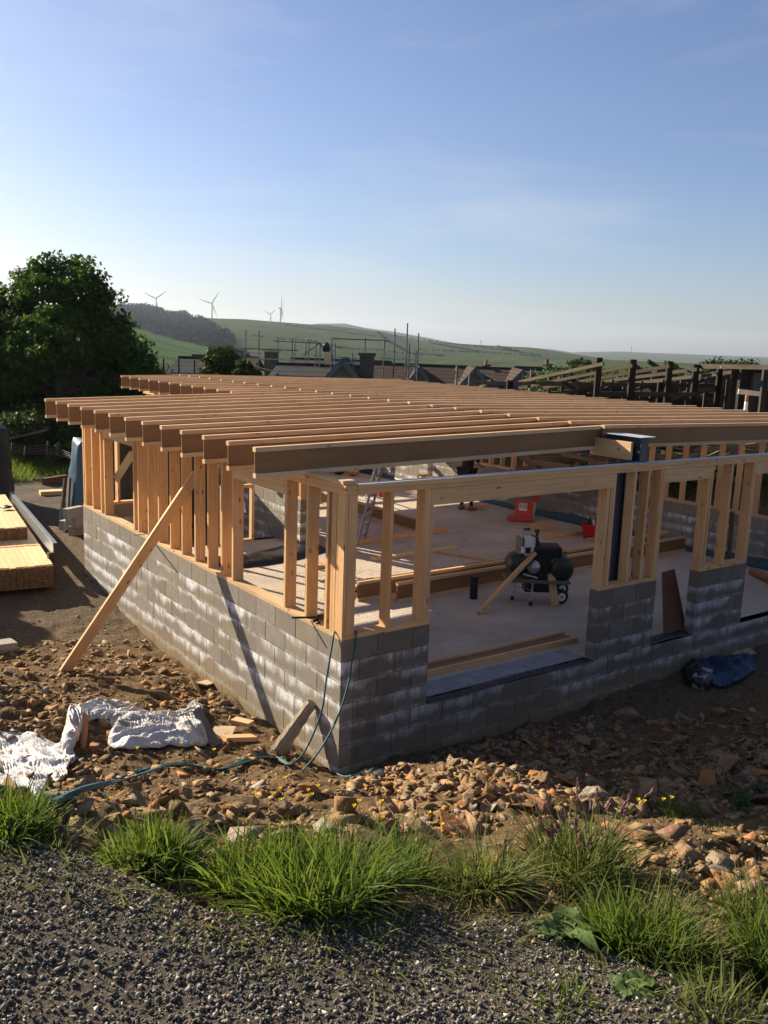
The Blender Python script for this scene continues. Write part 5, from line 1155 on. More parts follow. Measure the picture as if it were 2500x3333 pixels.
# ================================================================== INSIDE THE BUILDING
FZ=-.9
def lyjoist(a,b,label,flat=False,w=.06,H_=.30,z=FZ):
    a=np.array([a[0],a[1],z]); b=np.array([b[0],b[1],z]); t=thing('loose_joist',tuple(a),label,'joist','loose I-joists lying on the slab'); 
    d=(b-a)/np.linalg.norm(b-a); s=np.array([-d[1],d[0],0]); Z=np.array([0,0,1.])
    if flat:
        h=w/2
        MB().beam(a+s*(.022)+Z*h,b+s*.022+Z*h,.045,w).build('flange',M_['flange'],t); MB().beam(a+s*(H_-.022)+Z*h,b+s*(H_-.022)+Z*h,.045,w).build('flange',M_['flange'],t); MB().beam(a+s*H_/2+Z*h,b+s*H_/2+Z*h,H_-.092,.012).build('web',M_['hard'],t)
    else:
        MB().beam(a+Z*.0225,b+Z*.0225,w,.045).build('flange',M_['flange'],t); MB().beam(a+Z*(H_-.0225),b+Z*(H_-.0225),w,.045).build('flange',M_['flange'],t); MB().beam(a+Z*H_/2,b+Z*H_/2,.012,H_-.092).build('web',M_['hard'],t)
    return rebase(t)
lyjoist((1.18,.62),(4.15,.60),'I-joist lying flat just inside the wide front opening',True,w=.075)
lyjoist((3.15,3.30),(10.30,3.42),'front upright I-joist of the bundle across the slab behind the compressor')
lyjoist((2.65,3.62),(8.6,3.60),'second upright I-joist of the bundle across the slab')
lyjoist((2.35,3.80),(7.4,3.84),'flat I-joist of the bundle, third from the front',True)
lyjoist((2.6,4.16),(9.2,4.22),'rearmost flat I-joist of the bundle across the slab',True)
lyjoist((6.50,11.2),(6.55,7.25),'I-joist standing on edge on the slab pointing toward the camera')
lyjoist((6.3,12.9),(6.35,11.5),'short sunlit I-joist piece behind the leaning ladder')
o=MB().span((1.12,.155,FZ+.002),(3.775,.50,FZ+.010)).build('insulation_strip',M_['insul']); tag(o,'pale grey strip along the slab edge in the wide front opening','strip')
# ragged black membrane on the sill
def ribbon(name,label,pts,w,h,mat,cat='membrane'):
    mb=MB(); pts=smooth(pts,8); V=[];n=len(pts)
    for i,p in enumerate(pts):
        t_=pts[min(i+1,n-1)]-pts[max(i-1,0)]; s=np.array([-t_[1],t_[0],0]); s/=np.linalg.norm(s)+1e-9
        for q in (-1,-.4,.3,1): V.append(p+s*w*q*.5+np.array([0,0,h*(1-abs(q))*random.uniform(.3,1.3)+.004]))
    F=[(4*i+j,4*i+j+1,4*i+5+j,4*i+4+j) for i in range(n-1) for j in range(3)]; mb.add(V,F); o=mb.build(name,M_[mat],None,True); md=o.modifiers.new('t','SOLIDIFY'); md.thickness=.004; tag(o,label,cat); return o
ribbon('sill_membrane','ragged dark membrane along the outer sill of the wide front opening',[np.array([x,.055+.03*math.sin(x*3),FZ+.004]) for x in np.linspace(1.13,3.75,9)],.13,.035,'blackbumpy')
ribbon('sill_membrane','black membrane on the sill of the narrow front opening',[np.array([x,.12+.03*math.sin(x*5),FZ+.004]) for x in np.linspace(4.91,5.78,5)],.20,.045,'black')
# blue membrane upstand along the right wall
mb=MB(); ys=np.linspace(.2,14.9,90); V=[]; 
for y in ys:
    h=.12+.05*math.sin(y*1.3)+.04*random.random(); V+= [(10.30-.05*random.random(),y,FZ+.006),(10.385,y,FZ+.03),(10.393,y,FZ+h)]
F=[(3*i+j,3*i+j+1,3*i+4+j,3*i+3+j) for i in range(len(ys)-1) for j in range(2)]
tag(mb.add(V,F).build('damp_membrane',M_['teal'],None,True),'blue-green membrane turned up along the foot of the far right wall','membrane')
# planks on slab
def plank(p,q,w,h,label,mat='wood',z=FZ,name='loose_plank',cat='plank'):
    a=np.array([p[0],p[1],z+h/2+.004]); b=np.array([q[0],q[1],z+h/2+.004]); return tag(MB().beam(a,b,w,h).build(name,M_[mat]),label,cat,'loose planks on the slab')
plank((4.75,6.80),(7.15,6.95),.045,.09,'thin batten lying across the slab right of the ladder foot')
plank((4.33,5.62),(6.3,5.62),.12,.05,'greenish plank end lying on the slab behind the front studs','stackwood')
plank((5.74,5.62),(6.2,4.40),.10,.045,'short pale plank angled on the slab in front of the bundle','wood2')
plank((8.5,5.46),(9.65,5.46),.045,.07,'batten lying before the red bucket')
plank((8.85,6.25),(9.45,6.05),.14,.06,'short offcut stacked by the far right wall','wood2'); plank((8.95,6.36),(9.35,6.2),.12,.05,'second offcut on top near the far right wall','wood2',z=FZ+.065)
plank((9.2,8.78),(9.62,8.64),.14,.05,'offcut lying right of the worker boot','wood2'); plank((9.35,8.70),(9.78,8.55),.12,.05,'reddish offcut behind the boot','wood',z=FZ+.055)
plank((9.2,4.95),(9.45,4.92),.12,.045,'tiny offcut at the foot of the bucket','wood2')
plank((3.0,5.75),(3.6,5.35),.10,.05,'small plank seen between the left studs on the slab','wood2'); plank((3.25,5.9),(3.3,5.2),.09,.045,'short plank crossing another between the left studs','wood',z=FZ+.055)
plank((2.55,4.02),(3.5,4.0),.22,.035,'wide orange board on the bundle end near the left','wood2',z=FZ+.065); 
plank((7.0,3.5),(10.1,3.72),.12,.045,'long plank laid on top of the bundle','wood2',z=FZ+.305)
c=onZ(1541,1948,FZ); tag(MB().tube([c,c+np.array([0,0,.36])],[.062,.062],18).build('black_pipe',M_['black']),'black soil pipe stub standing up from the slab','pipe')
# pile of boards by the far wall
t=thing('board_bundle',(9.9,11.3,FZ),'sunlit bundle of short boards stacked against the far right wall','boards')
for i in range(6): MB().span((9.75+.02*i,10.9+.10*i,FZ+.01),(10.1,10.96+.10*i,FZ+.42+.03*math.sin(i*3))).build('board',M_['wood2'],t)
rebase(t)
tag(MB().beam((9.9,1.62,FZ+.06),(9.3,.85,FZ+.06),.11,.11).build('clay_pipe',M_['clay']),'terracotta pipe lying on the slab at the right frame edge','pipe') if False else tag(MB().tube([np.array([9.75,1.62,FZ+.065]),np.array([9.2,.55,FZ+.065])],[.062,.062],16).build('clay_pipe',M_['clay']),'terracotta pipe lying on the slab at the right frame edge','pipe')
# board leaning in the narrow opening
p=[onY(2163,2062,.17),onY(2236,2052,.17),onY(2246,1866,.17),onY(2207,1877,.17)]
p[2][1]+=.25;p[3][1]+=.25; V=p+[q+np.array([0,.02,0]) for q in p]
tag(MB().add(V,[(0,1,2,3),(7,6,5,4),(0,4,5,1),(1,5,6,2),(2,6,7,3),(3,7,4,0)]).build('leaning_board',M_['brownboard']),'brown hardboard leaning inside the narrow front opening','board')
tag(MB().beam(onY(2372,1820,.5),onY(2384,1665,.5),.06,.02,up=(1,0,0)).build('rusty_bar',M_['brownboard']),'thin rusty bar standing behind the right pier studs','bar')
# ladder
t=thing('step_ladder',(4.95,7.0,FZ),'open aluminium step ladder standing on the slab behind the corner post','ladder')
f1=np.array([4.72,6.70,FZ]); f2=np.array([5.08,6.98,FZ]); top=at(1248,1430,(f1-CAM)@CF+1.1); wv=(f2-f1)
dd=top-f1
for q,n_ in ((f1,'stile'),(f2,'stile')): MB().beam(q,q+dd,.025,.085,up=tuple(wv/np.linalg.norm(wv)*.3+np.array([0,0,.6]))).build(n_,M_['alu'],t)
for k in range(1,11): MB().beam(f1+dd*k/11,f2+dd*k/11,.07,.022).build('rung',M_['alu'],t)
g_=onZ(1188,1622,FZ); 
for s in (0,1): MB().beam(g_+wv*s,f1+dd*.97+wv*s,.02,.05).build('rear_leg',M_['alu'],t)
MB().beam(g_+(f1+dd*.97-g_)*.35,g_+wv+(f1+dd*.97-g_)*.35,.03,.02).build('rear_brace',M_['alu'],t); rebase(t)
c=onZ(1240,1622,FZ); V,F=hull(14,61,.10,.09,.15,.4); tag(MB().add(V+c+np.array([0,0,.13]),F).build('red_tool_bag',M_['red']),'small red and black tool bag on the slab by the ladder','bag')
# bucket with tools
t=thing('red_bucket',(9.45,5.1,FZ),'red flexible bucket full of tools and bottles at the far right wall','bucket')
n=28; V=[]
for r_,z_ in [(.14,0),(.155,.12),(.185,.28),(.20,.31),(.188,.31),(.172,.27),(.13,.03)]:
    for i in range(n): a=2*math.pi*i/n; V.append((9.45+r_*math.cos(a),5.1+r_*math.sin(a),FZ+z_+.004))
F=[(k*n+i,k*n+(i+1)%n,(k+1)*n+(i+1)%n,(k+1)*n+i) for k in range(6) for i in range(n)]+[tuple(range(n-1,-1,-1)),tuple(6*n+i for i in range(n))]
MB().add(V,F).build('tub',M_['red'],t,True); rebase(t)
for i,(x,y,mt,l) in enumerate([(9.38,5.05,'black','black tool grip in the red bucket'),(9.50,5.15,'lime','lime bottle in the red bucket'),(9.45,5.02,'white','white bottle in the red bucket'),(9.53,5.05,'darkgreen','green handle in the red bucket'),(9.40,5.16,'black','second dark tool at the back of the red bucket')]):
    c=np.array([x,y,FZ+.14]); d=np.array([random.uniform(-.06,.06),random.uniform(-.06,.06),.25+.03*i*.5]); tag(MB().tube([c,c+d*.8,c+d*.95,c+d],[.03,.03,.018,.012],8).build('tool',M_[mt]),l,'tool')
# orange tool case standing open
t=thing('open_tool_case',(9.55,7.35,FZ),'open orange plastic tool case with a white label beside the far wall','case')
def rbox(mb,c,X,Y,Z_,sx,sy,sz,rd=.25,n=6):
    V=[];c=np.array(c)
    ring=[]
    for q,(qx,qy) in enumerate([(1,1),(-1,1),(-1,-1),(1,-1)]):
        for k in range(n+1):
            a=(q+k/n)*math.pi/2; ring.append((qx*(1-rd)*sx/2+rd*sx/2*math.cos(a),qy*(1-rd)*sy/2+rd*sx/2*math.sin(a)))
    m=len(ring)
    for z,s in ((-sz/2,.93),(-sz*.35,1),(sz*.35,1),(sz/2,.93)):
        for x,y in ring: V.append(c+X*x*s+Y*y*s+Z_*z)
    F=[(k*m+i,k*m+(i+1)%m,(k+1)*m+(i+1)%m,(k+1)*m+i) for k in range(3) for i in range(m)]+[tuple(range(m-1,-1,-1)),tuple(3*m+i for i in range(m))]
    return mb.add(V,F)
cc=onZ(1700,1692,FZ)+np.array([.08,.05,0]); dc=-np.array([ray(1700,1650)[0],ray(1700,1650)[1],0]); dc/=np.linalg.norm(dc); rc=np.array([-dc[1],dc[0],0]); upc=np.array([0,0,1.])
lv=upc*math.cos(.5)-dc*math.sin(.5); lid=rbox(MB(),cc+lv*.24,rc,lv,np.cross(rc,lv),.40,.44,.07).build('case_lid',M_['orange'],t)
rbox(MB(),cc+dc*.20-rc*.08+upc*.05,rc,dc,upc,.56,.36,.07).build('case_base',M_['orange'],t)
nf=np.cross(rc,lv); nf=nf if nf@dc>0 else -nf
lb=MB().box((0,0,0),(.001,.001,.001)); lb=MB(); q=cc+lv*.28+nf*.0365-rc*.02; lb.add([q-rc*.09-lv*.09,q+rc*.09-lv*.09,q+rc*.09+lv*.09,q-rc*.09+lv*.09],[(0,1,2,3)]); lb.build('paper_label',M_['white'],t)
m=MB()
for i in range(6): q2=q+nf*.001+rc*(-.055+.055*(i%3))+lv*(.04-.05*(i//3)); m.add([q2-rc*.018-lv*.016,q2+rc*.018-lv*.016,q2+rc*.012+lv*.016,q2-rc*.012+lv*.016],[(0,1,2,3)])
m.build('label_print',M_['black'],t); h=MB(); q=cc+lv*.06+nf*.045+rc*.05; h.beam(q-rc*.07,q+rc*.07,.02,.025).build('handle',M_['black'],t); rebase(t)
b=onZ(1727,1692,FZ); tpt=at(1748,1612,(b-CAM)@CF+.25); t=thing('hand_saw',tuple(b),'hand saw with orange handle leaning on the far wall beside the orange case','saw'); MB().beam(b,b+(tpt-b)*.72,.008,.10,up=(RT[0],RT[1],0)).build('blade',M_['galv'],t)
m_=b+(tpt-b)*.72; MB().beam(m_,tpt,.03,.12,up=(RT[0],RT[1],0)).build('handle',M_['orange'],t); MB().beam(b+(tpt-b)*.25,b+(tpt-b)*.66,.012,.05,up=(RT[0],RT[1],0)).build('cover',M_['stackwood'],t); rebase(t)
# ---- compressor on a trolley: twin tanks, motor, box, wheels
Dg=(np.array([5.0,2.35,-.5])-CAM)@CF
def gp(x,y,dd=0): return at(1600+x*.1808,1650+y*.1808,Dg+dd)
t=thing('air_compressor',(5.0,2.35,FZ),'dark green wheeled air compressor with twin tanks on the slab behind the front opening','compressor')
def tank(c,ax,L,r): ax=ax/np.linalg.norm(ax); return MB().tube([c-ax*L/2,c-ax*(L/2-.02),c-ax*(L/2-.06),c+ax*(L/2-.06),c+ax*(L/2-.02),c+ax*L/2],[r*.45,r*.82,r,r,r*.82,r*.45],22)
dv=FW*.86-RT*.12
tank(gp(470,1010),dv,.42,.165).build('tank',M_['darkgreen'],t,True); tank(gp(1200,1090,.05),dv,.46,.19).build('tank',M_['darkgreen'],t,True)
MB().box(gp(860,1040),(.30,.34,.36),R3).build('motor',M_['blackbumpy'],t); MB().tube([gp(760,1080,-.22),gp(760,1080,-.05)],[.10,.10],18).build('fan_guard',M_['galv'],t,True)
MB().box(gp(1000,900),(.62,.36,.025),R3).build('top_deck',M_['steel'],t)
MB().box(gp(800,1290),(.98,.46,.03),R3).build('deck',M_['greywood'],t); MB().box(gp(870,1400),(.50,.30,.16),R3).build('battery_box',M_['black'],t)
fl=FZ
for x0,y0,x1,dd in [(440,1300,370,.10),(745,1350,705,-.20)]:
    a=gp(x0,y0,dd); b=gp(x1,1700,dd); b=np.array([b[0],b[1],fl+.03]); MB().tube([a,b],.013,8).build('leg',M_['galv'],t); MB().tube([b+np.array([0,0,.03]),b-np.array([0,0,.03])],.026,8).build('foot',M_['rubber'],t)
MB().tube([gp(400,1330,-.1),gp(500,1345,-.2),gp(820,1300,-.1),gp(520,1190,-.15),gp(830,1280,-.2)],.014,6).build('handle_rail',M_['galv'],t)
MB().tube([gp(420,1500,0),gp(560,1560,-.1),gp(710,1590,-.2)],.007,5).tube([gp(450,1430,0),gp(720,1500,-.2)],.007,5).build('lower_rail',M_['galv'],t)
for dd,nm in ((-.06,0),(.42,1)):
    c=gp(1250,1560,dd); c[2]=fl+.115; ax=(FW*.95-RT*.3); ax/=np.linalg.norm(ax)
    w_=MB().tube([c-ax*.03,c-ax*.022,c+ax*.022,c+ax*.03],[.098,.113,.113,.098],26).build('wheel',M_['rubber'],t,False); rim=MB().tube([c-ax*.034,c+ax*.034],[.066,.066],20).build('rim',M_['white'],w_); MB().tube([c-ax*.038,c+ax*.038],[.018,.018],10).build('hub',M_['rubber'],w_)
MB().tube([gp(1150,1350,0),gp(1250,1560,.1)],.012,6).build('axle_strut',M_['steel'],t)
inv=Matrix.Translation(t.location).inverted()
for o in list(bpy.data.objects):
    if o.parent is t or (o.parent is not None and o.parent.parent is t): o.data.transform(inv)
# black case on top deck, radio on top
t=thing('black_tool_case',tuple(gp(950,850)),'flat black tool case lying on top of the compressor','case'); rbox(MB(),gp(985,790,.05),RT,FW,np.array([0,0,1.]),.42,.34,.19,.08).build('shell',M_['black'],t); MB().box(gp(985,790,.05)+np.array([0,0,.02]),(.43,.35,.012),R3).build('seam',M_['rubber'],t); rebase(t)
t=thing('site_radio',tuple(gp(620,830)),'white and black site radio standing on the compressor','radio')
c=gp(620,700,-.05); RR=np.stack([RT*.92+FW*.38,FW*.92-RT*.38,np.array([0,0,1.])],1)
rbox(MB(),c,RR[:,0],RR[:,1],RR[:,2],.25,.17,.28,.12).build('body',M_['white'],t)
for sx in (-1,1): MB().box(c+RR[:,0]*sx*.125-RR[:,1]*.03,(.028,.20,.31),RR).build('bumper',M_['black'],t)
MB().box(c-RR[:,1]*.088+RR[:,2]*(-.05)-RR[:,0]*.02,(.11,.006,.09),RR).build('control_panel',M_['black'],t)
MB().tube([c+RR[:,2]*.13-RR[:,0]*.06,c+RR[:,2]*.25-RR[:,0]*.06],[.012,.010],8).tube([c+RR[:,2]*.13+RR[:,0]*.02,c+RR[:,2]*.25+RR[:,0]*.02],[.006,.006],6).build('mast',M_['galv'],t)
MB().box(c+RR[:,2]*.26+RR[:,0]*.0,(.10,.03,.03),RR).build('handle',M_['black'],t)
def text(body,c,X,Y,size,mat,name,parent,ext=.0015):
    cu=bpy.data.curves.new(name,'FONT'); cu.body=body; cu.size=size; cu.extrude=ext; cu.align_x='CENTER'; cu.align_y='CENTER'
    ob=bpy.data.objects.new(name,cu); COL.objects.link(ob); Zv=np.cross(X,Y); ob.matrix_world=Matrix(((X[0],Y[0],Zv[0],c[0]),(X[1],Y[1],Zv[1],c[1]),(X[2],Y[2],Zv[2],c[2]),(0,0,0,1)))
    dg=bpy.context.evaluated_depsgraph_get(); me=bpy.data.meshes.new_from_object(ob.evaluated_get(dg)); mw=ob.matrix_world.copy(); bpy.data.objects.remove(ob); me.transform(mw); me.materials.clear(); me.materials.append(M_[mat])
    o=bpy.data.objects.new(name,me); COL.objects.link(o); o.parent=parent; return o
text('Makita',c-RR[:,1]*.087+RR[:,2]*.065-RR[:,0]*.02,RR[:,0],RR[:,2],.048,'black','lettering',t)
rebase(t)
t=thing('horn_shaped_tool',tuple(gp(820,660)),'black tool with a round knob standing behind the radio','tool'); MB().tube([gp(820,660,.05),gp(815,560,.05),gp(820,470,.05)],[.055,.022,.022],12).build('body',M_['black'],t); MB().tube([gp(822,470,.05),gp(822,430,.05),gp(822,395,.05)],[.02,.05,.03],12).build('knob',M_['brownboard'],t); rebase(t)
tag(MB().tube([gp(575,830,-.2),gp(575,715,-.2)],[.03,.03],12).build('drinks_can',M_['galv']),'pale drinks can in front of the radio','can')
a=np.array([3.83,2.22,FZ+.02]); b=gp(770,835,-.16); tag(MB().beam(a,b,.045,.105,up=(RT[0],RT[1],.8)).build('loose_plank',M_['wood']),'timber plank leaning from the slab up onto the compressor','plank','loose planks on the slab')
a=gp(1150,1800,-.3); a[2]=FZ+.0; a=onZ(1600+1150*.1808,1650+1775*.1808,FZ+.01); b=gp(1030,935,-.12); tag(MB().beam(a,b,.03,.115,up=(RT[0],RT[1],0)).build('loose_plank',M_['wood2']),'pale board standing upright against the right tank of the compressor','plank','loose planks on the slab')
mb=MB(); 
for cx,cy,n in [(3.4,5.2,260),(1.6,3.2,200),(6.8,4.7,160),(5.6,2.9,160),(8.8,6.6,120),(2.6,1.6,120)]:
    for i in range(n):
        a=random.uniform(0,6.28); r=abs(random.gauss(0,.5)); l=random.uniform(.008,.03); x=cx+r*math.cos(a); y=cy+r*math.sin(a)*.6; q=random.uniform(0,3.14)
        mb.beam((x,y,FZ+.006),(x+l*math.cos(q),y+l*math.sin(q),FZ+.008),random.uniform(.004,.012),.004)
tag(mb.build('wood_shavings',M_['stackwood']),kind='stuff')
# ---- long stack wrapped in black sheet behind the open end of the left wing
def drape(name,x0,x1,y0,y1,z0,z1,mat,label,cat,seed):
    U=np.linspace(0,1,90); per=[]
    for u in U: per.append((x0+(x1-x0)*u))
    V=[];prof=[(0,0),(0,.3),(.0,.6),(.01,.85),(.05,.97),(.18,1.0),(.5,1.02),(.82,1.0),(.95,.97),(1,.85),(1,.4),(1,0)]; prof=smooth([np.array([a,b,0]) for a,b in prof],3)
    for q in prof:
        for x in per:
            k=float(fbm(np.array([x*2.5+seed]),np.array([q[0]*4+q[1]*3.]),4,seed)[0]); e=min(1,min(x-x0,x1-x)/.12)
            V.append((x+.02*k,y0+(y1-y0)*q[0]+k*.22*(1 if q[0]<.5 else -1),z0+(z1-z0)*q[1]*(.9+.1*e**.5)*(1+.10*math.sin(x*2.1+seed))+k*.10*q[1]))
    n=len(U); F=[(i*n+j,i*n+j+1,(i+1)*n+j+1,(i+1)*n+j) for i in range(len(prof)-1) for j in range(n-1)]+[tuple(i*n for i in range(len(prof))),tuple(i*n+n-1 for i in range(len(prof)-1,-1,-1))]
    o=MB().add(V,F).build(name,M_[mat],None,True); return tag(o,label,cat)
drape('wrapped_stack',1.35,3.5,10.6,11.9,-1.15,.95,'blackbumpy','long stack wrapped in blue-black sheeting seen between the left studs','covered stack',4)
ribbon('floor_membrane','crumpled black membrane on the slab at the foot of the inner wall',[np.array([1.2,6.9,FZ+.01]),np.array([2.2,6.6,FZ+.01]),np.array([3.1,6.7,FZ+.01]),np.array([3.9,7.0,FZ+.01])],.9,.10,'blackbumpy')
# window frame standing by the inner wall
t=thing('loose_window_frame',(2.6,6.95,FZ),'narrow empty timber window frame standing inside before the shaded inner wall','frame')
q0=onY(823,1760,6.95); x1=q0[0]; zb=q0[2]; zt=onY(823,1575,6.95)[2]
MB().span((x1-.05,6.90,zb),(x1,7.0,zt)).span((x1-.62,6.90,zb),(x1-.57,7.0,zt)).build('jamb',M_['wood2'],t); MB().span((x1-.57,6.90,zt-.05),(x1-.05,7.0,zt)).build('head',M_['wood2'],t); MB().span((x1-.57,6.90,zb),(x1-.05,7.0,zb+.05)).build('sill',M_['wood2'],t); rebase(t)
c=onY(780,1640,6.6); lump('carrier_bag',(c[0],c[1],c[2]-.14),(.20,.16,.30),'white','white carrier bag hanging from the timber between the left studs','bag',5,amp=.10,taper=.5)
a=np.array([3.66,6.92,FZ]); tag(MB().span((3.86,6.95,FZ),(3.90,7.06,1.5)).span((3.86,6.995,FZ),(3.96,7.015,1.5)).build('steel_post',M_['steel']),'grey steel post standing at the end of the inner block wall','post')
c=onZ(1004,1795,FZ)
# blocks and bags at the far end seen under the front joist
for i,(px,py,l,mt,sz) in enumerate([(1105,1545,'brown sack lying at the far end of the slab','brownboard',(.5,.35,.28)),(1150,1550,'second sack beside the ladder top at the far end','card',(.45,.3,.22))]):
    c=onZ(px,py,FZ); V,F=hull(30,400+i,sz[0]/2,sz[1]/2,sz[2]/2,.15); tag(MB().add(V+c+np.array([0,0,sz[2]/2]),F).build('sack',M_[mt],None,True),l,'sack')
# ---- white blob on sill (mesh bag of fixings)
c=onY(505,1648,8.07); V,F=hull(40,88,.09,.06,.085,.1); tag(MB().add(V+np.array([c[0],8.07,.05+.085]),F).build('mug_sized_bag',M_['render'],None,True),'small pale bag on the sill at the far end of the left wall','bag')
# ================================================================== blue tarp on the ground by the front wall, block, board
cloth('blue_tarp',[(2195,2165),(2260,2140),(2450,2145),(2470,2190),(2400,2235),(2290,2245),(2230,2215)],.05,'bluebright','crumpled blue sheet lying in shade by the front wall','tarp',step=.03,seed=21,amp=.05)
cloth('dark_plastic',[(2215,2200),(2250,2165),(2300,2200),(2335,2240),(2290,2255),(2235,2245)],.14,'black','black plastic heaped in front of the blue sheet','plastic sheet',step=.03,seed=25,amp=.06)
c=hit(2285,2225); o=MB().box((0,0,0),(.44,.14,.20)).build('concrete_block',M_['conc']); o.location=(c[0],c[1],c[2]+.06); o.rotation_euler=(0,.05,.35); tag(o,'single concrete block in shade below the blue sheet','block','loose concrete blocks')
slabat(2385,2145,2450,2128,.22,.02,'card','board_scrap','tan board scrap lying beyond the blue sheet','board',.05,.05)
cloth('blue_net',[(1165,2530),(1185,2508),(1240,2512),(1262,2535),(1210,2548)],.01,'blackbumpy','dark teal netting scrap at the wall corner in shade','netting',step=.02,seed=31,amp=.02)
# ================================================================== WORKER
def person(base,face,label):
    base=np.array(base,float); f=np.array([math.sin(face),math.cos(face),0]); s=np.array([f[1],-f[0],0]); Z=np.array([0,0,1.])
    def W(a,b,c): return base+s*a+f*b+Z*c       # side, forward, up
    J={'pel':(0,-.02,.93),'sp1':(0,.0,1.08),'sp2':(0,.03,1.25),'chest':(0,.05,1.38),'neck':(0,.07,1.50),'hd0':(0,.09,1.57),
       'hipL':(-.09,-.02,.90),'kneL':(-.11,.03,.50),'ankL':(-.12,-.02,.09),'heelL':(-.12,-.05,.05),'toeL':(-.13,.15,.04),
       'hipR':(.09,-.02,.90),'kneR':(.11,.06,.50),'ankR':(.13,.04,.09),'heelR':(.13,.01,.05),'toeR':(.15,.21,.04),
       'shL':(-.19,.04,1.42),'elL':(-.25,.08,1.14),'wrL':(-.20,.28,1.02),'haL':(-.19,.34,1.00),'shR':(.19,.04,1.42),'elR':(.26,.06,1.14),'wrR':(.19,.27,1.04),'haR':(.18,.33,1.03)}
    Rr={'pel':.145,'sp1':.125,'sp2':.135,'chest':.14,'neck':.055,'hd0':.06,'hipL':.095,'kneL':.06,'ankL':.042,'heelL':.045,'toeL':.035,'hipR':.095,'kneR':.06,'ankR':.042,'heelR':.045,'toeR':.035,'shL':.062,'elL':.045,'wrL':.028,'haL':.03,'shR':.062,'elR':.045,'wrR':.028,'haR':.03}
    E_=[('pel','sp1'),('sp1','sp2'),('sp2','chest'),('chest','neck'),('neck','hd0'),('pel','hipL'),('hipL','kneL'),('kneL','ankL'),('ankL','toeL'),('pel','hipR'),('hipR','kneR'),('kneR','ankR'),('ankR','toeR'),('chest','shL'),('shL','elL'),('elL','wrL'),('wrL','haL'),('chest','shR'),('shR','elR'),('elR','wrR'),('wrR','haR')]
    names=[k for k in J if not k.startswith('heel')]; ix={k:i for i,k in enumerate(names)}
    def skin(nm,nms,eds,mat,parent,scale=1.0,root='pel'):
        me=bpy.data.meshes.new(nm); me.from_pydata([tuple(W(*J[k])) for k in nms],[(nms.index(a),nms.index(b)) for a,b in eds],[]); o=bpy.data.objects.new(nm,me); COL.objects.link(o)
        md=o.modifiers.new('skin','SKIN'); 
        for i,k in enumerate(nms): me.skin_vertices[0].data[i].radius=(Rr[k]*scale,Rr[k]*scale*.88)
        me.skin_vertices[0].data[nms.index(root)].use_root=True; sb=o.modifiers.new('s','SUBSURF'); sb.levels=2; sb.render_levels=2
        dg=bpy.context.evaluated_depsgraph_get(); m2=bpy.data.meshes.new_from_object(o.evaluated_get(dg)); bpy.data.objects.remove(o); m2.materials.clear(); m2.materials.append(M_[mat]); m2.polygons.foreach_set('use_smooth',np.ones(len(m2.polygons),bool))
        o=bpy.data.objects.new(nm,m2); COL.objects.link(o); o.parent=parent; return o
    t=thing('person',tuple(base),label,'person')
    # body (with head) as one mesh
    body=skin('body',names,E_,'skin',t)
    # head shell joined on the neck
    bm=bmesh.new(); bm.from_mesh(body.data); hc=W(0,.11,1.655); g=bmesh.ops.create_uvsphere(bm,u_segments=20,v_segments=14,radius=1)
    for v in g['verts']:
        c=v.co.copy(); j=1-.22*max(0,-c.z); p=hc+s*c.x*.076*j+f*c.y*.095*j+Z*c.z*.115
        if c.y>.8 and abs(c.x)<.3 and abs(c.z)<.3: p=p+f*.018
        v.co=Vector(p)
    for sx in(-1,1):
        g=bmesh.ops.create_uvsphere(bm,u_segments=8,v_segments=6,radius=1)
        for v in g['verts']: c=v.co.copy(); v.co=Vector(hc+s*(sx*.078+c.x*.012)+f*(c.y*.02-.005)+Z*c.z*.032)
        g=bmesh.ops.create_uvsphere(bm,u_segments=6,v_segments=5,radius=.011)
        for v in g['verts']: c=v.co.copy(); v.co=Vector(hc+s*(sx*.03+c.x)+f*(.088+c.y*.6)+Z*(.01+c.z))
    # fingers
    for side,sg in (('L',-1),('R',1)):
        h=W(*J['ha'+side]); 
        for k in range(5):
            o_=s*((k-1.5)*.018 if k<4 else -sg*.045)+Z*(0 if k<4 else .012); L=[.062,.072,.068,.052,.045][k]; pts=[h+o_*.8,h+o_+f*L*.5-Z*.008,h+o_+f*L*.85-Z*.03]
            tb=MB().tube(pts,[.009,.008,.006],6); V=tb.v[0]; vs=[bm.verts.new(v) for v in V]
            for q in tb.f[0]:
                try: bm.faces.new([vs[i] for i in q])
                except Exception: pass
    bm.to_mesh(body.data); bm.free()
    legs=['pel','hipL','kneL','ankL','hipR','kneR','ankR']; skin('trousers',legs,[('pel','hipL'),('hipL','kneL'),('kneL','ankL'),('pel','hipR'),('hipR','kneR'),('kneR','ankR')],'trousers',t,1.16)
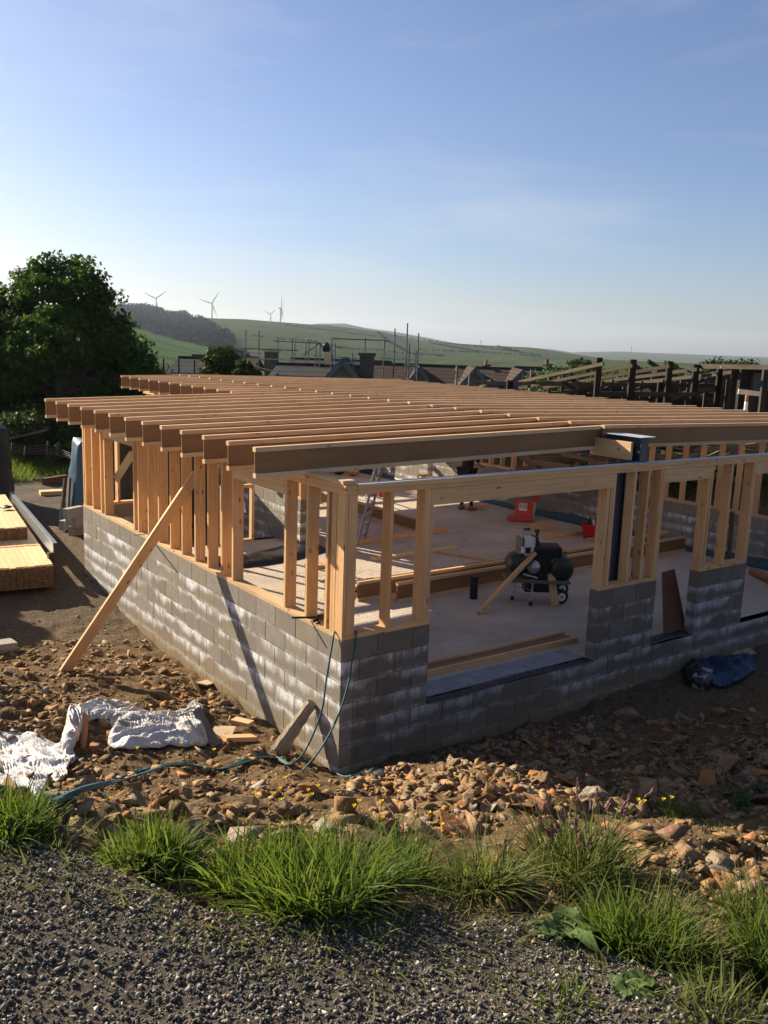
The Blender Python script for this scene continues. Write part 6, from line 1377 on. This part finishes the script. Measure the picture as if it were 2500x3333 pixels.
    tor=['pel','sp1','sp2','chest','shL','elL','shR','elR']; skin('t_shirt',tor,[('pel','sp1'),('sp1','sp2'),('sp2','chest'),('chest','shL'),('shL','elL'),('chest','shR'),('shR','elR')],'trousers',t,1.15,'chest')
    for sd in ('L','R'):
        a=W(*J['heel'+sd]); b=W(*J['toe'+sd]); d=(b-a)/np.linalg.norm(b-a); m=MB(); V=[];n=10
        prof=[(-.045,.036,.11),(0,.04,.125),(.05,.04,.12),(.10,.042,.085),(.16,.045,.062),(.21,.042,.05),(.235,.028,.03)]
        for L,wd,ht in prof:
            for i in range(n): an=2*math.pi*i/n; q=a+d*L; q=np.array([q[0],q[1],base[2]]); V.append(q+np.cross(d,Z)*wd*math.cos(an)+Z*(ht/2+ht/2*math.sin(an)))
        F=[(k*n+i,k*n+(i+1)%n,(k+1)*n+(i+1)%n,(k+1)*n+i) for k in range(len(prof)-1) for i in range(n)]+[tuple(range(n-1,-1,-1)),tuple((len(prof)-1)*n+i for i in range(n))]
        m.add(V,F).build('boot',M_['boot'],t,True)
    m=bmesh.new(); g=bmesh.ops.create_uvsphere(m,u_segments=18,v_segments=12,radius=1)
    for v in g['verts']: c=v.co.copy(); v.co=Vector(hc+s*c.x*.083+f*(min(c.y,.45)*.102-.006)+Z*(max(c.z,-.35)*.122+.008))
    me=bpy.data.meshes.new('hair'); m.to_mesh(me); m.free(); me.materials.append(M_['hair']); me.polygons.foreach_set('use_smooth',np.ones(len(me.polygons),bool)); o=bpy.data.objects.new('hair',me); COL.objects.link(o); o.parent=t
    return rebase(t)
pb_=onZ(1512,1664,FZ); person((pb_[0]+.12,pb_[1]+.10,FZ),1.4,'worker in dark clothes and tan boots standing on the slab near the far wall')
# ================================================================== HAZE
m,t_,b_=newmat('haze'); t_.nodes.remove(b_); pv=t_.nodes.new('ShaderNodeVolumePrincipled'); pv.inputs['Color'].default_value=(.66,.80,1,1); pv.inputs['Density'].default_value=.00009; pv.inputs['Anisotropy'].default_value=.35
t_.links.new(pv.outputs[0],t_.nodes['Material Output'].inputs['Volume'])
hz=MB().span((-5600,-5600,-60),(5600,5600,150)).build('haze',m); tag(hz,kind='stuff')
SC.cycles.volume_bounces=0
print("part5")
